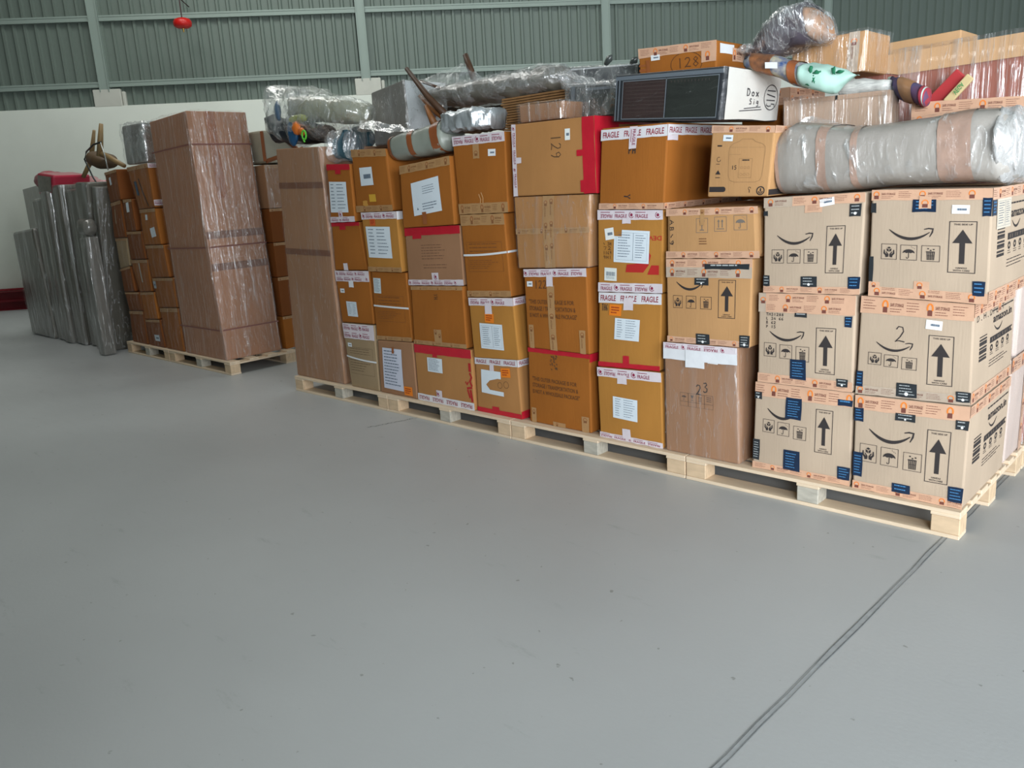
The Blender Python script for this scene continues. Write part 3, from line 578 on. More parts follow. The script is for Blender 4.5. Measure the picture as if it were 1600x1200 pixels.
# ------------------------------------------------------------ cartons
FACES = {  # front face of each carton: y, then (x, z) of bottom-left, bottom-right, top-right, top-left, metres
 'tall': (3.460, -7.697, 0.122, -6.903, 0.122, -7.007, 2.287, -7.741, 2.261),
 'l0a': (3.460, -8.939, 1.575, -8.651, 1.599, -8.651, 1.897, -8.957, 1.878),
 'l0b': (3.460, -8.994, 1.217, -8.681, 1.223, -8.674, 1.595, -8.926, 1.571),
 'l0c': (3.460, -8.963, 0.898, -8.702, 0.937, -8.684, 1.219, -8.964, 1.213),
 'l0d': (3.460, -8.965, 0.655, -8.677, 0.671, -8.705, 0.933, -8.966, 0.894),
 'l0e': (3.460, -8.912, 0.459, -8.570, 0.475, -8.590, 0.667, -8.951, 0.651),
 'l0f': (3.460, -8.960, 0.122, -8.570, 0.122, -8.570, 0.471, -8.915, 0.455),
 'l1b': (3.460, -8.639, 1.284, -8.402, 1.288, -8.402, 1.599, -8.606, 1.598),
 'l1c': (3.460, -8.662, 0.997, -8.291, 1.010, -8.303, 1.284, -8.644, 1.280),
 'l1d': (3.460, -8.571, 0.672, -8.274, 0.689, -8.264, 1.006, -8.665, 0.993),
 'l1e': (3.460, -8.554, 0.391, -8.222, 0.411, -8.233, 0.685, -8.558, 0.668),
 'l1f': (3.460, -8.539, 0.122, -8.165, 0.122, -8.202, 0.407, -8.543, 0.387),
 'l2a': (3.460, -8.264, 1.494, -7.900, 1.501, -7.916, 1.910, -8.390, 1.897),
 'l2b': (3.460, -8.279, 1.148, -7.887, 1.156, -7.904, 1.497, -8.252, 1.490),
 'l2c': (3.460, -8.223, 0.828, -7.816, 0.846, -7.847, 1.152, -8.252, 1.144),
 'l2d': (3.460, -8.169, 0.533, -7.753, 0.555, -7.753, 0.842, -8.210, 0.824),
 'l2e': (3.460, -8.135, 0.122, -7.753, 0.122, -7.753, 0.551, -8.144, 0.529),
 'c0': (3.463, -5.751, 0.122, -5.102, 0.122, -5.102, 1.853, -5.667, 1.876),
 'c1a': (3.464, -5.057, 1.325, -4.766, 1.327, -4.766, 1.714, -5.035, 1.727),
 'c1b': (3.478, -5.086, 0.982, -4.707, 0.990, -4.741, 1.323, -5.071, 1.321),
 'c1c': (3.475, -5.063, 0.600, -4.684, 0.608, -4.682, 0.986, -5.090, 0.978),
 'c1d': (3.462, -5.014, 0.122, -4.676, 0.122, -4.671, 0.604, -5.045, 0.596),
 'c2a': (3.476, -4.754, 1.390, -4.353, 1.390, -4.375, 1.787, -4.749, 1.806),
 'c2b': (3.461, -4.662, 0.987, -4.299, 0.989, -4.303, 1.386, -4.685, 1.386),
 'c2c': (3.472, -4.658, 0.504, -4.270, 0.520, -4.273, 0.985, -4.649, 0.983),
 'c2d': (3.461, -4.659, 0.122, -4.256, 0.122, -4.256, 0.516, -4.638, 0.500),
 'c3a': (3.458, -4.242, 1.279, -3.751, 1.294, -3.751, 1.701, -4.226, 1.667),
 'c3b': (3.477, -4.258, 0.903, -3.725, 0.921, -3.725, 1.290, -4.253, 1.275),
 'c3c': (3.463, -4.239, 0.513, -3.725, 0.523, -3.725, 0.917, -4.222, 0.899),
 'c3d': (3.463, -4.244, 0.122, -3.691, 0.122, -3.691, 0.519, -4.241, 0.509),
 'c4a': (3.480, -3.721, 1.354, -3.312, 1.357, -3.306, 1.804, -3.739, 1.808),
 'c4b': (3.477, -3.697, 0.853, -3.324, 0.869, -3.346, 1.353, -3.713, 1.350),
 'c4c': (3.464, -3.663, 0.474, -3.279, 0.493, -3.302, 0.865, -3.678, 0.849),
 'c4d': (3.479, -3.679, 0.122, -3.295, 0.122, -3.309, 0.489, -3.674, 0.470),
 'c5a': (3.470, -3.251, 1.445, -2.666, 1.442, -2.666, 1.825, -3.240, 1.832),
 'c5b': (3.473, -3.250, 1.040, -2.735, 1.057, -2.709, 1.438, -3.254, 1.441),
 'c5c': (3.463, -3.199, 0.581, -2.744, 0.581, -2.745, 1.053, -3.201, 1.036),
 'c5d': (3.479, -3.231, 0.122, -2.764, 0.122, -2.757, 0.577, -3.214, 0.577),
 'c6a': (3.473, -2.654, 1.359, -2.261, 1.350, -2.229, 1.752, -2.622, 1.758),
 'c6b': (3.479, -2.681, 0.929, -2.279, 0.937, -2.268, 1.346, -2.668, 1.355),
 'c6c': (3.478, -2.697, 0.521, -2.301, 0.534, -2.282, 0.933, -2.676, 0.925),
 'c6d': (3.465, -2.690, 0.122, -2.280, 0.122, -2.285, 0.530, -2.696, 0.517),
 'c7a': (3.466, -2.245, 1.114, -1.752, 1.122, -1.764, 1.352, -2.241, 1.350),
 'c7b': (3.462, -2.242, 0.699, -1.795, 0.705, -1.784, 1.118, -2.243, 1.110),
 'c7c': (3.461, -2.259, 0.122, -1.843, 0.122, -1.854, 0.701, -2.261, 0.695),
 'c8a': (3.459, -1.728, 0.969, -1.300, 0.977, -1.291, 1.395, -1.731, 1.385),
 'c8b': (3.465, -1.753, 0.550, -1.316, 0.553, -1.316, 0.973, -1.752, 0.965),
 'c8c': (3.471, -1.778, 0.122, -1.313, 0.122, -1.313, 0.549, -1.766, 0.546),
 'c9a': (3.458, -1.263, 0.976, -0.821, 0.962, -0.832, 1.392, -1.266, 1.402),
 'c9b': (3.473, -1.304, 0.549, -0.858, 0.558, -0.868, 0.958, -1.296, 0.972),
 'c9c': (3.465, -1.298, 0.122, -0.858, 0.122, -0.853, 0.554, -1.301, 0.545),
 'cook': (3.465, -2.017, 1.400, -1.716, 1.392, -1.686, 1.689, -1.990, 1.716),
}
KR = cardboard('kraft', (186, 166, 145)); OR = cardboard('golden', (178, 124, 58)); OD = cardboard('amber', (160, 97, 38))
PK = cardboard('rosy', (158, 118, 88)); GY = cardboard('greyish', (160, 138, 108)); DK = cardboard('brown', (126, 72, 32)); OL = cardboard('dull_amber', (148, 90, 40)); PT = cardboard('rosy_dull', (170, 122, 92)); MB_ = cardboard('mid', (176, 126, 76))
CK = cardboard('tan', (188, 144, 98))
film_box = film('film_on_carton', haze=.04, streak=.30, scale=9, stretch=(1, 1, .12), strength=.8, rot=.08, lo=.56, hi=.78, sharp=.010)
film_box2 = film('film_on_tall_carton', haze=.06, streak=.5, scale=11, stretch=(1.6, 1.6, .07), strength=.8, rot=.05, lo=.55, hi=.75, sharp=.012)

def smile_front(c, smile, icons, arrow):
    F = c.front; d = P2(); W, H = F.W, F.H
    d.smile(smile[0] * W, smile[1] * H, smile[2] * W, smile[3] * H)
    for fn, r in zip((P2.hands, P2.umbrella, P2.bin), icons): fn(d, r[0] * W, r[1] * H, r[2] * W, r[3] * H)
    d.upbox(arrow[0] * W, arrow[1] * H, arrow[2] * W, arrow[3] * H)
    c.ink(d)
def smile_side(c, dx=0.):
    F = c.right; W, H = F.W, F.H; d = P2()
    d.text('amazon.in', W * .44, H * .205, W * .92, H * .285); d.lines(W * .42, H * .15, W * .95, H * .175, 1, .6, 3, False)
    n = 10; pts = [(W * (.47 + .2 * k / n), H * (.315 + .24 * (k / n) * (1 - k / n))) for k in range(n + 1)]
    d.stroke(pts, [H * .006 + H * .016 * math.sin(math.pi * k / n) for k in range(n + 1)])
    d.lines(W * .38, H * .43, W * .92, H * .475, 1, .9, 7, False); d.rect(W * .38, H * .422, W * .95, H * .436); d.rect(W * .38, H * .468, W * .95, H * .482)
    for k in range(9): d.rect(W * .14, H * (.36 + .028 * k), W * .30, H * (.36 + .028 * k) + H * (.010 + .008 * (k % 3)))
    for k in range(4):
        x = W * (.39 + .14 * k); d.arc(x + W * .03, H * .535, W * .025, 0, 360, W * .014, 8, H * .026); d.lines(x, H * .58, x + W * .08, H * .62, 2, .3, k)
    d.lines(W * .38, H * .66, W * .85, H * .75, 3, .25, 5)
    c.ink(d, face=F)
D9 = .615
C = {}
def carton(k, label, depth, m, **kw):
    q = FACES[k]; C[k] = Carton(label, q, depth, m, **kw); return C[k]

# -- column with the two near stacks of smile-arrow boxes
c = carton('c9a', 'top smile-arrow box at the right corner, directly under the bunched end of the bundle', D9, KR)
c.tape('safe', 0, 0, 1, .095, seed=1); c.tape('safe', 0, .905, 1, 1, seed=2, flip=1); c.tape('navy', .365, .09, .56, .20); c.tape('safe', .42, .06, .52, .17, seed=6, off=.0048)
c.tape('navy', .93, .08, 1, .235, seed=3); c.tape('black', 0, .12, .045, .21); c.tape('black', 0, .62, .038, .86); c.tape('navy', .88, .80, .975, .93, seed=5)
c.tape('safe', 0, .86, .10, .92, seed=9); c.tape('safe', .40, .83, .53, .91, seed=10)
c.label(.69, .14, .83, .215, style='tag', tilt=1, name='number_sticker', col=(236, 238, 240))
smile_front(c, (.17, .345, .545, .45), ((.105, .495, .245, .64), (.275, .50, .42, .64), (.455, .50, .61, .645)), (.675, .28, .895, .735)); smile_side(c)
c.tape('safe', 0, 0, 1, .10, face=c.right, seed=3); c.tape('safe', 0, .89, 1, 1, face=c.right, seed=4); c.tape('navy', 0, .10, .08, .235, face=c.right); c.label(.10, .10, .42, .36, face=c.right, style='form', col=(206, 196, 180), name='faded_label')
c = carton('c9b', 'kraft smile-arrow box with a handwritten 2, middle of the stack at the right corner', D9, KR)
c.tape('safe', 0, 0, 1, .165, seed=4); c.tape('safeg', 0, .905, 1, 1, seed=5); c.tape('black', .375, .84, .555, .985, seed=2); c.tape('navy', 0, .76, .062, .92, seed=7); c.tape('black', .885, .87, 1, .975, seed=3)
c.label(.605, .185, .745, .275, style='tag', tilt=3, name='number_sticker', col=(236, 238, 240))
smile_front(c, (.17, .43, .50, .525), ((.10, .555, .225, .68), (.25, .565, .38, .69), (.41, .575, .545, .70)), (.635, .33, .85, .83)); smile_side(c)
d = P2().hw('2', .33 * c.front.W, .27 * c.front.H, .44 * c.front.W, .43 * c.front.H, .0045); c.ink(d, 'handwriting')
c.tape('safe', 0, 0, 1, .13, face=c.right, seed=13); c.tape('safe', 0, .88, 1, 1, face=c.right, seed=14); c.tape('safe', .55, .05, .62, .2, face=c.right, seed=3)
d = P2().hw('D.H.DPLAT', .05 * c.right.W, .13 * c.right.H, .72 * c.right.W, .19 * c.right.H, .004); c.ink(d, 'handwriting', face=c.right)
c = carton('c9c', 'bottom kraft smile-arrow box at the right corner, standing on the pallet', D9, KR)
c.tape('safe', 0, 0, 1, .145, seed=7); c.tape('safe', 0, .915, 1, 1, seed=8); c.tape('black', .38, .135, .555, .21, seed=4); c.tape('navy', 0, .13, .085, .27, seed=2); c.tape('navy', 0, .60, .092, .86, seed=3)
c.tape('black', .895, .135, 1.0, .225, seed=6); c.tape('navy', .875, .79, 1.0, .94, seed=8); c.tape('navy', .38, .86, .545, .955, seed=9)
smile_front(c, (.145, .315, .55, .45), ((.062, .50, .225, .69), (.262, .505, .425, .695), (.47, .52, .635, .705)), (.665, .26, .865, .785)); smile_side(c)
c.tape('safe', 0, 0, 1, .11, face=c.right, seed=15)
c = carton('c8a', 'top kraft smile-arrow box of the second stack from the right, tilted white number sticker', .9, KR)
c.tape('safeg', 0, 0, .32, .10, seed=11); c.tape('safe', .30, 0, 1, .095, seed=12, off=.0022); c.tape('safe', 0, .925, 1, 1, seed=13); c.tape('safe', .43, .085, .60, .17, seed=4)
c.tape('black', 0, .135, .045, .185); c.tape('black', .865, .105, .97, .225, seed=4); c.tape('black', 0, .815, .07, .93, seed=5); c.tape('black', .41, .82, .575, .93, seed=6); c.tape('navy', .885, .82, 1, .94, seed=7)
c.label(.575, .035, .715, .11, style='tag', tilt=-8, name='number_sticker', col=(236, 238, 240))
smile_front(c, (.15, .375, .52, .485), ((.092, .54, .225, .685), (.26, .54, .40, .685), (.435, .54, .575, .685)), (.655, .31, .835, .785))
c = carton('c8b', 'smile-arrow box with a large navy tape piece covering its bin symbol', .9, KR)
c.tape('safeg', 0, 0, .10, .205, seed=16); c.tape('safe', .08, 0, 1, .205, seed=17, off=.0022); c.tape('safe', 0, .895, 1, 1, seed=18); c.tape('black', .40, .20, .525, .245); c.tape('navy', .905, .215, .975, .325, seed=4); c.tape('black', .845, .87, .955, .955, seed=3)
smile_front(c, (.13, .40, .50, .51), ((.068, .545, .205, .70), (.243, .555, .38, .71), (.42, .56, .56, .725)), (.625, .345, .825, .835))
c.tape('navy', .362, .705, .53, .925, seed=9, off=.0034)
d = P2(); W, H = c.front.W, c.front.H
for i, tx in enumerate(('TM31288', 'L 34 66', 'B 62', 'P 15')): d.hw(tx, .085 * W, (.215 + .045 * i) * H, (.085 + .028 * len(tx)) * W, (.245 + .045 * i) * H, .0028)
c.ink(d, 'handwriting')
c = carton('c8c', 'bottom smile-arrow box whose smile is half covered by navy tape', .9, KR)
c.tape('safe', 0, 0, 1, .155, seed=19); c.tape('safe', 0, .925, 1, 1, seed=20)
smile_front(c, (.145, .265, .47, .385), ((.10, .41, .228, .56), (.26, .42, .388, .57), (.43, .435, .562, .585)), (.65, .215, .82, .69))
c.tape('navy', .34, .13, .505, .365, seed=11, off=.003); c.tape('navy', .335, .72, .505, .95, seed=12); c.tape('black', 0, .11, .078, .19, seed=2); c.tape('black', 0, .66, .075, .90, seed=9); c.tape('navy', .86, .08, 1, .145, seed=4); c.tape('navy', .88, .80, 1, .94, seed=5)

# -- column with the film-wrapped carton marked 23
c = carton('c7a', 'low rounded golden box with three grey handling symbols, beside the smile-arrow stacks', .9, CK, bev=.022, topbulge=.012)
c.tape('safe', 0, 0, 1, .14, seed=21); c.tape('safe', 0, .86, 1, 1, seed=22); c.tape('clear', .395, .02, .44, .34, seed=5, off=.0028)
d = P2(); W, H = c.front.W, c.front.H
d.glass(.35 * W, .20 * H, .48 * W, .49 * H); d.twoup(.55 * W, .18 * H, .68 * W, .47 * H); d.umbrella(.755 * W, .16 * H, .89 * W, .45 * H)
c.ink(d, col=(112, 104, 96)); d = P2().hw('ABC9', .045 * W, .2 * H, .09 * W, .75 * H, .004, 90); c.ink(d, 'handwriting')
c.ink(P2().lines(.38 * W, .60 * H, .47 * W, .75 * H, 3, .4, 3), 'stamp', (120, 80, 50))
c = carton('c7b', 'golden brown smile-arrow box between the rounded low box and the film-wrapped carton', .9, CK)
c.tape('safe', 0, 0, 1, .10, seed=23); c.tape('safeg', 0, .095, 1, .215, seed=24, off=.0022); c.tape('black', .47, .055, .97, .115, seed=5, off=.003); c.tape('safe', 0, .93, 1, 1, seed=29)
smile_front(c, (.13, .25, .46, .36), ((.085, .43, .205, .58), (.25, .43, .375, .58), (.425, .435, .56, .58)), (.635, .235, .83, .675)); c.tape('black', .355, .215, .52, .30, seed=8, off=.003)
c.tape('black', .37, .875, .535, 1, seed=6); c.tape('black', .885, .86, 1, 1, seed=7)
c = carton('c7c', 'film-wrapped brown carton with a handwritten 23, standing on the pallet', .9, PK)
c.tape('agar', -.0, 0, 1, .06, seed=24, off=.009); c.tape('white', 0, .055, 1, .145, seed=3, off=.010)
c.label(.61, .105, .745, .155, style='tag', tilt=2, name='number_sticker', col=(236, 238, 240))
d = P2(); W, H = c.front.W, c.front.H
for i in range(4):
    a, b = W * (.225 + .112 * i), W * (.225 + .112 * (i + 1)); d.frame(a, H * .435, b + .002, H * .515, .0016); d.frame(a, H * .513, b + .002, H * .555, .0012)
d.umbrella(W * .235, H * .44, W * .325, H * .51, False); d.glass(W * .35, H * .44, W * .44, H * .51, False); d.twoup(W * .46, H * .44, W * .55, H * .51, False); d.lines(W * .59, H * .45, W * .66, H * .50, 3, .4, 3)
c.ink(d, col=(84, 64, 54)); c.ink(P2().hw('2', .44 * W, .35 * H, .53 * W, .44 * H, .0055).hw('3', .54 * W, .325 * H, .62 * W, .41 * H, .0055), 'handwriting')
c.wrap(film_box, faces='fr', off=.006); c.tape('white', .32, .05, .58, .20, off=.013, seed=2)

# -- column under the dark glazed cabinet
c = carton('c6a', 'large golden box right under the dark cabinet, FRAGILE tape on top, bare front', .9, OD)
c.tape('fragile', 0, .02, 1, .15); c.tape('fragile', .0, .02, .62, .14, face=c.right); c.tape('agar', .45, .01, .565, .27, off=.003, seed=3); c.tape('safe', 0, .925, 1, 1, seed=25); c.tape('safe', 0, .925, 1, 1, seed=26, face=c.right)
W, H = c.front.W, c.front.H; c.ink(P2().hw('PH', .44 * W, .25 * H, .56 * W, .33 * H, .006), 'handwriting'); c.ink(P2().hw('Y', .40 * W, .81 * H, .50 * W, .88 * H, .006, 90), 'handwriting')
c.tape('agar', 0, .14, .10, .20, face=c.right, seed=8)
c = carton('c6b', 'golden box with printed red shape, large paper form and two small stickers', .9, OR)
c.tape('agar', 0, 0, 1, .115, seed=31); c.tape('agar', 0, .885, 1, 1, seed=32); c.tape('agar', .40, .09, .53, .16, seed=33, off=.003)
W, H = c.front.W, c.front.H; d = P2()
d.poly([(.47 * W, .655 * H), (.60 * W, .645 * H), (.76 * W, .60 * H), (.80 * W, .50 * H), (.835 * W, .54 * H), (.80 * W, .66 * H), (.72 * W, .75 * H), (.45 * W, .75 * H)])
d.poly([(.84 * W, .66 * H), (.95 * W, .66 * H), (.95 * W, .775 * H), (.78 * W, .775 * H)]); d.text('DEV', .80 * W, .305 * H, .985 * W, .36 * H, 180)
c.ink(d, 'red_print', (176, 34, 30)); c.label(.27, .24, .81, .635, style='form', notch='corner', tilt=2, seed=4); c.label(.125, .215, .27, .355, style='tag', tilt=-8, name='number_sticker', col=(232, 234, 232)); c.label(.11, .70, .31, .86, style='barcode', tilt=2, name='barcode_sticker', col=(224, 228, 222))
d = P2()
for i, tx in enumerate(('K 3H', '72', '1169', '9H1')): d.hw(tx, .09 * W, (.385 + .055 * i) * H, .23 * W, (.425 + .055 * i) * H, .0035)
c.ink(d, 'handwriting', (90, 60, 30))
c = carton('c6c', 'golden box with FRAGILE tape, orange sticker and form, red tape at its base', .9, OR)
c.tape('fragile', 0, 0, 1, .135); c.tape('agar', .42, .06, .57, .22, off=.003, seed=35); c.tape('red', 0, .935, 1, 1); c.tape('red', .42, .83, .52, .95, off=.003, seed=2)
c.label(.185, .155, .385, .30, style='orange', tilt=2, name='orange_sticker', col=(232, 128, 30)); c.label(.28, .335, .68, .62, style='lines', tilt=2, seed=6)
W, H = c.front.W, c.front.H; c.ink(P2().hw('TH6', .05 * W, .15 * H, .16 * W, .24 * H, .004), 'handwriting')
c = carton('c6d', 'golden box on the pallet with white printed tape at top and base', .9, OR)
c.tape('agar', 0, 0, 1, .125, seed=36); c.tape('agar', .33, .08, .48, .20, off=.003, seed=37); c.tape('agar', 0, .925, 1, 1, seed=38); c.tape('agar', .38, .82, .51, .96, off=.003, seed=39)
c.label(.245, .39, .635, .69, style='lines', tilt=2, seed=8)

# -- column with the carton marked 129
c = carton('c5a', 'light brown box with handwritten 129 and a broad red tape down its right edge', .6, MB_)
c.tape('agar', 0, 0, .055, 1, seed=41); c.tape('agar', .05, .46, .12, .54, off=.0028, seed=42); c.tape('red', .865, 0, 1, 1); c.tape('red', .80, .42, .88, .50, off=.0028); c.tape('red', .83, .82, .90, .98, off=.0028, seed=4); c.tape('red', 0, 0, .35, 1, face=c.right); c.tape('red', 0, 0, 1, .10, face=c.right, off=.003)
c.label(.67, .13, .73, .28, style='tag', name='number_sticker', col=(232, 236, 232)); W, H = c.front.W, c.front.H; c.ink(P2().hw('129', .50 * W, .18 * H, .62 * W, .52 * H, .005, 90), 'handwriting', (84, 62, 42))
c = carton('c5b', 'plain light brown box under the box marked 129, clear tape across its middle', .9, MB_)
c.tape('clear', .40, 0, .55, 1, seed=43); c.tape('clear', 0, .44, 1, .52, seed=44, off=.0022); c.wrap(film_box, faces='fr', off=.005)
c = carton('c5c', 'golden box with handwritten 122 and printed capitals, crossed by strips of tape', .9, OD)
c.tape('agar', 0, 0, 1, .095, seed=45); c.tape('agar', .38, .07, .48, .21, off=.003, seed=46); c.tape('clear', .385, .2, .50, 1, seed=47); c.tape('clear', .04, .70, .12, 1, seed=48); c.tape('clear', .86, .72, .95, 1, seed=49)
W, H = c.front.W, c.front.H; d = P2()
def outer(c):
    W, H = c.front.W, c.front.H; d = P2()
    for i, (tx, a, b) in enumerate((('"THIS OUTER PACKAGE IS FOR', .07, .80), ('STORAGE / TRANSPORTATION &', .07, .82), ('IS NOT A WHOLESALE PACKAGE"', .07, .84))): d.text(tx, a * W, (.375 + .085 * i) * H, b * W, (.43 + .085 * i) * H)
    c.ink(d, col=(96, 58, 26))
outer(c); c.ink(P2().hw('122', .17 * W, .14 * H, .38 * W, .24 * H, .005), 'handwriting', (84, 54, 30)); c.label(.05, .15, .145, .215, style='tag', name='number_sticker', col=(228, 232, 236))
c = carton('c5d', 'golden box with printed capitals and a dark torn patch, on the pallet', .9, OD)
c.tape('red', 0, 0, 1, .055); c.tape('red', .0, .0, .9, .10, face=c.right, off=.002); outer(c); c.tape('clear', .86, .80, .97, 1, seed=51); c.tape('clear', .04, .80, .12, 1, seed=52); c.tape('clear', .40, .94, .60, 1, seed=53)
W, H = c.front.W, c.front.H; d = P2(); rnd = random.Random(4)
for k in range(26): a, b = .36 + rnd.random() * .12, .05 + rnd.random() * .20; d.poly([(a * W, b * H), ((a + .03) * W, (b + .01) * H), ((a + .02) * W, (b + .03) * H)])
c.ink(d, 'torn_patch', (92, 62, 36))

# -- next column
c = carton('c4a', 'golden box with maroon printed white tape across its top, beside the box marked 129', .9, OD)
c.tape('agar', 0, 0, 1, .12, seed=61); c.label(.69, .20, .83, .285, style='tag', tilt=2, name='number_sticker', col=(232, 234, 236)); c.tape('clear', 0, .865, 1, 1, seed=62); c.tape('clear', .40, .12, .52, .3, seed=63)
W, H = c.front.W, c.front.H; c.ink(P2().stroke([(.45 * W, .75 * H), (.48 * W, .82 * H), (.46 * W, .88 * H)], .005).stroke([(.50 * W, .73 * H), (.53 * W, .80 * H), (.52 * W, .87 * H)], .005), 'crease', (214, 170, 120))
c = carton('c4b', 'golden box with white strap over a printed frame, near box 129', .9, OD)
def framed(c, u0, v0, u1, v1, col=(112, 68, 34), vs=None):
    W, H = c.front.W, c.front.H; d = P2(); d.frame(u0 * W, v0 * H, u1 * W, v1 * H, .0016); vs = vs or ((v0 + v1) / 2)
    d.lines((u0 + .06) * W, (v0 + .02) * H, (u1 - .04) * W, (vs - .03) * H, 3, .18, 3); d.lines((u0 + .03) * W, (vs + .04) * H, (u1 - .1) * W, (v1 - .02) * H, 5, .2, 5); c.ink(d, col=col)
c.tape('clear', 0, 0, 1, .13, seed=64); framed(c, .10, .33, .90, .69); c.strap(0, .475, 1, .445, .01); c.tape('clear', 0, .925, 1, 1, seed=65)
c.strap(0, .445, .35, .43, 0, face=c.right)
c = carton('c4c', 'golden box with orange sticker above a pale form, beside the printed capitals', .9, OR)
c.tape('agar', 0, 0, 1, .125, seed=66); c.tape('agar', .375, .08, .53, .26, off=.003, seed=67); c.label(.355, .25, .56, .40, style='orange', tilt=3, name='orange_sticker', col=(232, 128, 30)); c.label(.21, .42, .72, .84, style='form', tilt=2, seed=12); c.tape('agar', 0, 0, .5, .12, face=c.right, seed=68)
c = carton('c4d', 'box with FRAGILE tape, a torn pale form and red tape at its base', .9, MB_)
c.tape('fragile', 0, 0, 1, .115); c.tape('fragile', 0, 0, .5, .12, face=c.right); c.tape('agar', .36, .08, .46, .22, off=.003, seed=69); c.label(.62, .15, .83, .31, style='orange', tilt=-2, name='orange_sticker', col=(232, 128, 30)); c.label(.14, .215, .66, .64, style='none', tilt=2, notch='torn')
c.tape('red', 0, .915, 1, 1); c.tape('red', .36, .86, .52, .93, off=.003); c.tape('red', 0, .87, .9, 1, face=c.right)
W, H = c.front.W, c.front.H; c.ink(P2().arc(.58 * W, .46 * H, .05 * W, 0, 360, .003, 14).arc(.72 * W, .44 * H, .055 * W, 0, 360, .003, 14), 'handwriting', (110, 78, 50))

# -- next column
c = carton('c3a', 'brown box under the grey taped roll with a large square white address label', .9, OD, topbulge=.006)
c.tape('clear', 0, 0, 1, .13, seed=71); c.label(.24, .28, .79, .80, style='address', tilt=-4, seed=3); c.tape('brown', .42, .77, .50, .96, off=.0040, seed=72)
c = carton('c3b', 'pinkish brown box with a faded red tape band and rows of printed lines', .9, PK)
c.tape('red', 0, 0, 1, .135); c.tape('red', .15, .04, .32, .19, off=.0028, seed=3); W, H = c.front.W, c.front.H; c.ink(P2().lines(.30 * W, .30 * H, .75 * W, .58 * H, 6, .16, 9, True).lines(.32 * W, .64 * H, .78 * W, .74 * H, 2, .16, 4), col=(96, 66, 50)); c.tape('agar', 0, .90, 1, 1, seed=73); c.tape('agar', .46, .78, .58, .92, off=.003, seed=74)
c = carton('c3c', 'plain brown box between the faded red band and the solid red band', .9, OD)
c.tape('clear', 0, 0, 1, .06, seed=75); c.tape('clear', 0, .93, 1, 1, seed=76); c.tape('clear', .42, .72, .56, .93, seed=77); W, H = c.front.W, c.front.H; c.ink(P2().hw('YH', .46 * W, .12 * H, .53 * W, .22 * H, .004, 90), 'handwriting', (84, 52, 28))
c = carton('c3d', 'wide brown box with red band above and upturned FRAGILE tape at its foot', .9, MB_)
c.tape('red', 0, 0, 1, .145); c.tape('red', .34, .13, .42, .19, off=.003); c.label(.235, .205, .505, .45, style='dense', tilt=0, seed=15); c.tape('fragile', 0, .875, 1, 1, flip=180); c.tape('agar', .36, .76, .46, .89, off=.003, seed=78)
W, H = c.front.W, c.front.H; c.ink(P2().rect(.945 * W, .22 * H, .985 * W, .36 * H).stroke([(.96 * W, .38 * H), (.985 * W, .45 * H), (.955 * W, .52 * H), (.985 * W, .60 * H)], .016).stroke([(.885 * W, .53 * H), (.905 * W, .58 * H), (.93 * W, .53 * H)], .012).stroke([(.90 * W, .64 * H), (.985 * W, .62 * H)], .014).stroke([(.91 * W, .66 * H), (.94 * W, .80 * H)], .014).stroke([(.955 * W, .66 * H), (.975 * W, .86 * H)], .018), 'red_print', (168, 34, 34))

# -- narrow columns
c = carton('c2a', 'small brown box with yellow tape scraps, on top of its narrow stack', .9, OD, bev=.012)
c.tape('clear', 0, 0, 1, .12, seed=81); c.label(.22, .285, .58, .575, style='tag', tilt=-2, seed=5); c.tape('clear', .42, .72, .60, .83, seed=82); c.ink(P2().patch(.42 * c.front.W, .72 * c.front.H, .6 * c.front.W, .84 * c.front.H, 2, 2), 'yellow_tape', (206, 160, 50), off=.0028); c.ink(P2().patch(.22 * c.front.W, .82 * c.front.H, .36 * c.front.W, .90 * c.front.H, 2, 2, .004), 'yellow_tape', (196, 142, 62), off=.0028)
c.tape('clear', 0, .90, 1, 1, seed=83)
c = carton('c2b', 'brown box with a tall white list label below maroon printed tape', .9, OR)
c.tape('agar', 0, 0, 1, .115, seed=84); c.label(.24, .11, .40, .22, style='orange', name='orange_sticker', col=(206, 92, 40)); c.label(.09, .24, .79, .765, style='lines', tilt=1, seed=21); c.tape('clear', 0, .92, 1, 1, seed=85); c.tape('white', 0, 0, .9, .13, face=c.right)
c = carton('c2c', 'brown box with a small corner label and a white strap across its middle', .9, OD)
c.label(.05, .09, .27, .31, style='dense', tilt=1, seed=22, col=(206, 218, 222)); framed(c, .09, .34, .88, .72); c.strap(0, .48, 1, .50, .0); c.tape('clear', 0, .94, 1, 1, seed=86)
c = carton('c2d', 'rosy brown box with a long white notice and orange sticker, on the pallet', .9, PK)
c.label(.13, .13, .68, .90, style='dense', tilt=1, seed=23, col=(206, 210, 226)); c.label(.68, .80, .90, .96, style='orange', name='orange_sticker', col=(232, 128, 30)); c.tape('brown', .42, .10, .48, .22, off=.0042, seed=87)
c = carton('c1a', 'narrow brown box with red tape on top and a long white list', .9, OD)
c.tape('red', 0, 0, 1, .10); c.tape('red', .38, .09, .62, .17, off=.003); c.label(.06, .30, .80, .83, style='lines', tilt=1, seed=24); c.tape('agar', 0, .905, 1, 1, seed=88); c.tape('agar', .38, .80, .55, .95, off=.004, seed=89)
c = carton('c1b', 'narrow plain brown box with a thin red tape on top, beside the tall carton', .9, OD)
c.tape('red', 0, 0, 1, .075); c.tape('red', .30, .07, .52, .15, off=.003); c.tape('agar', .30, .85, .44, 1, off=.003, seed=90)
c = carton('c1c', 'narrow brown box with doubled white printed tape and a small square label', .9, OD)
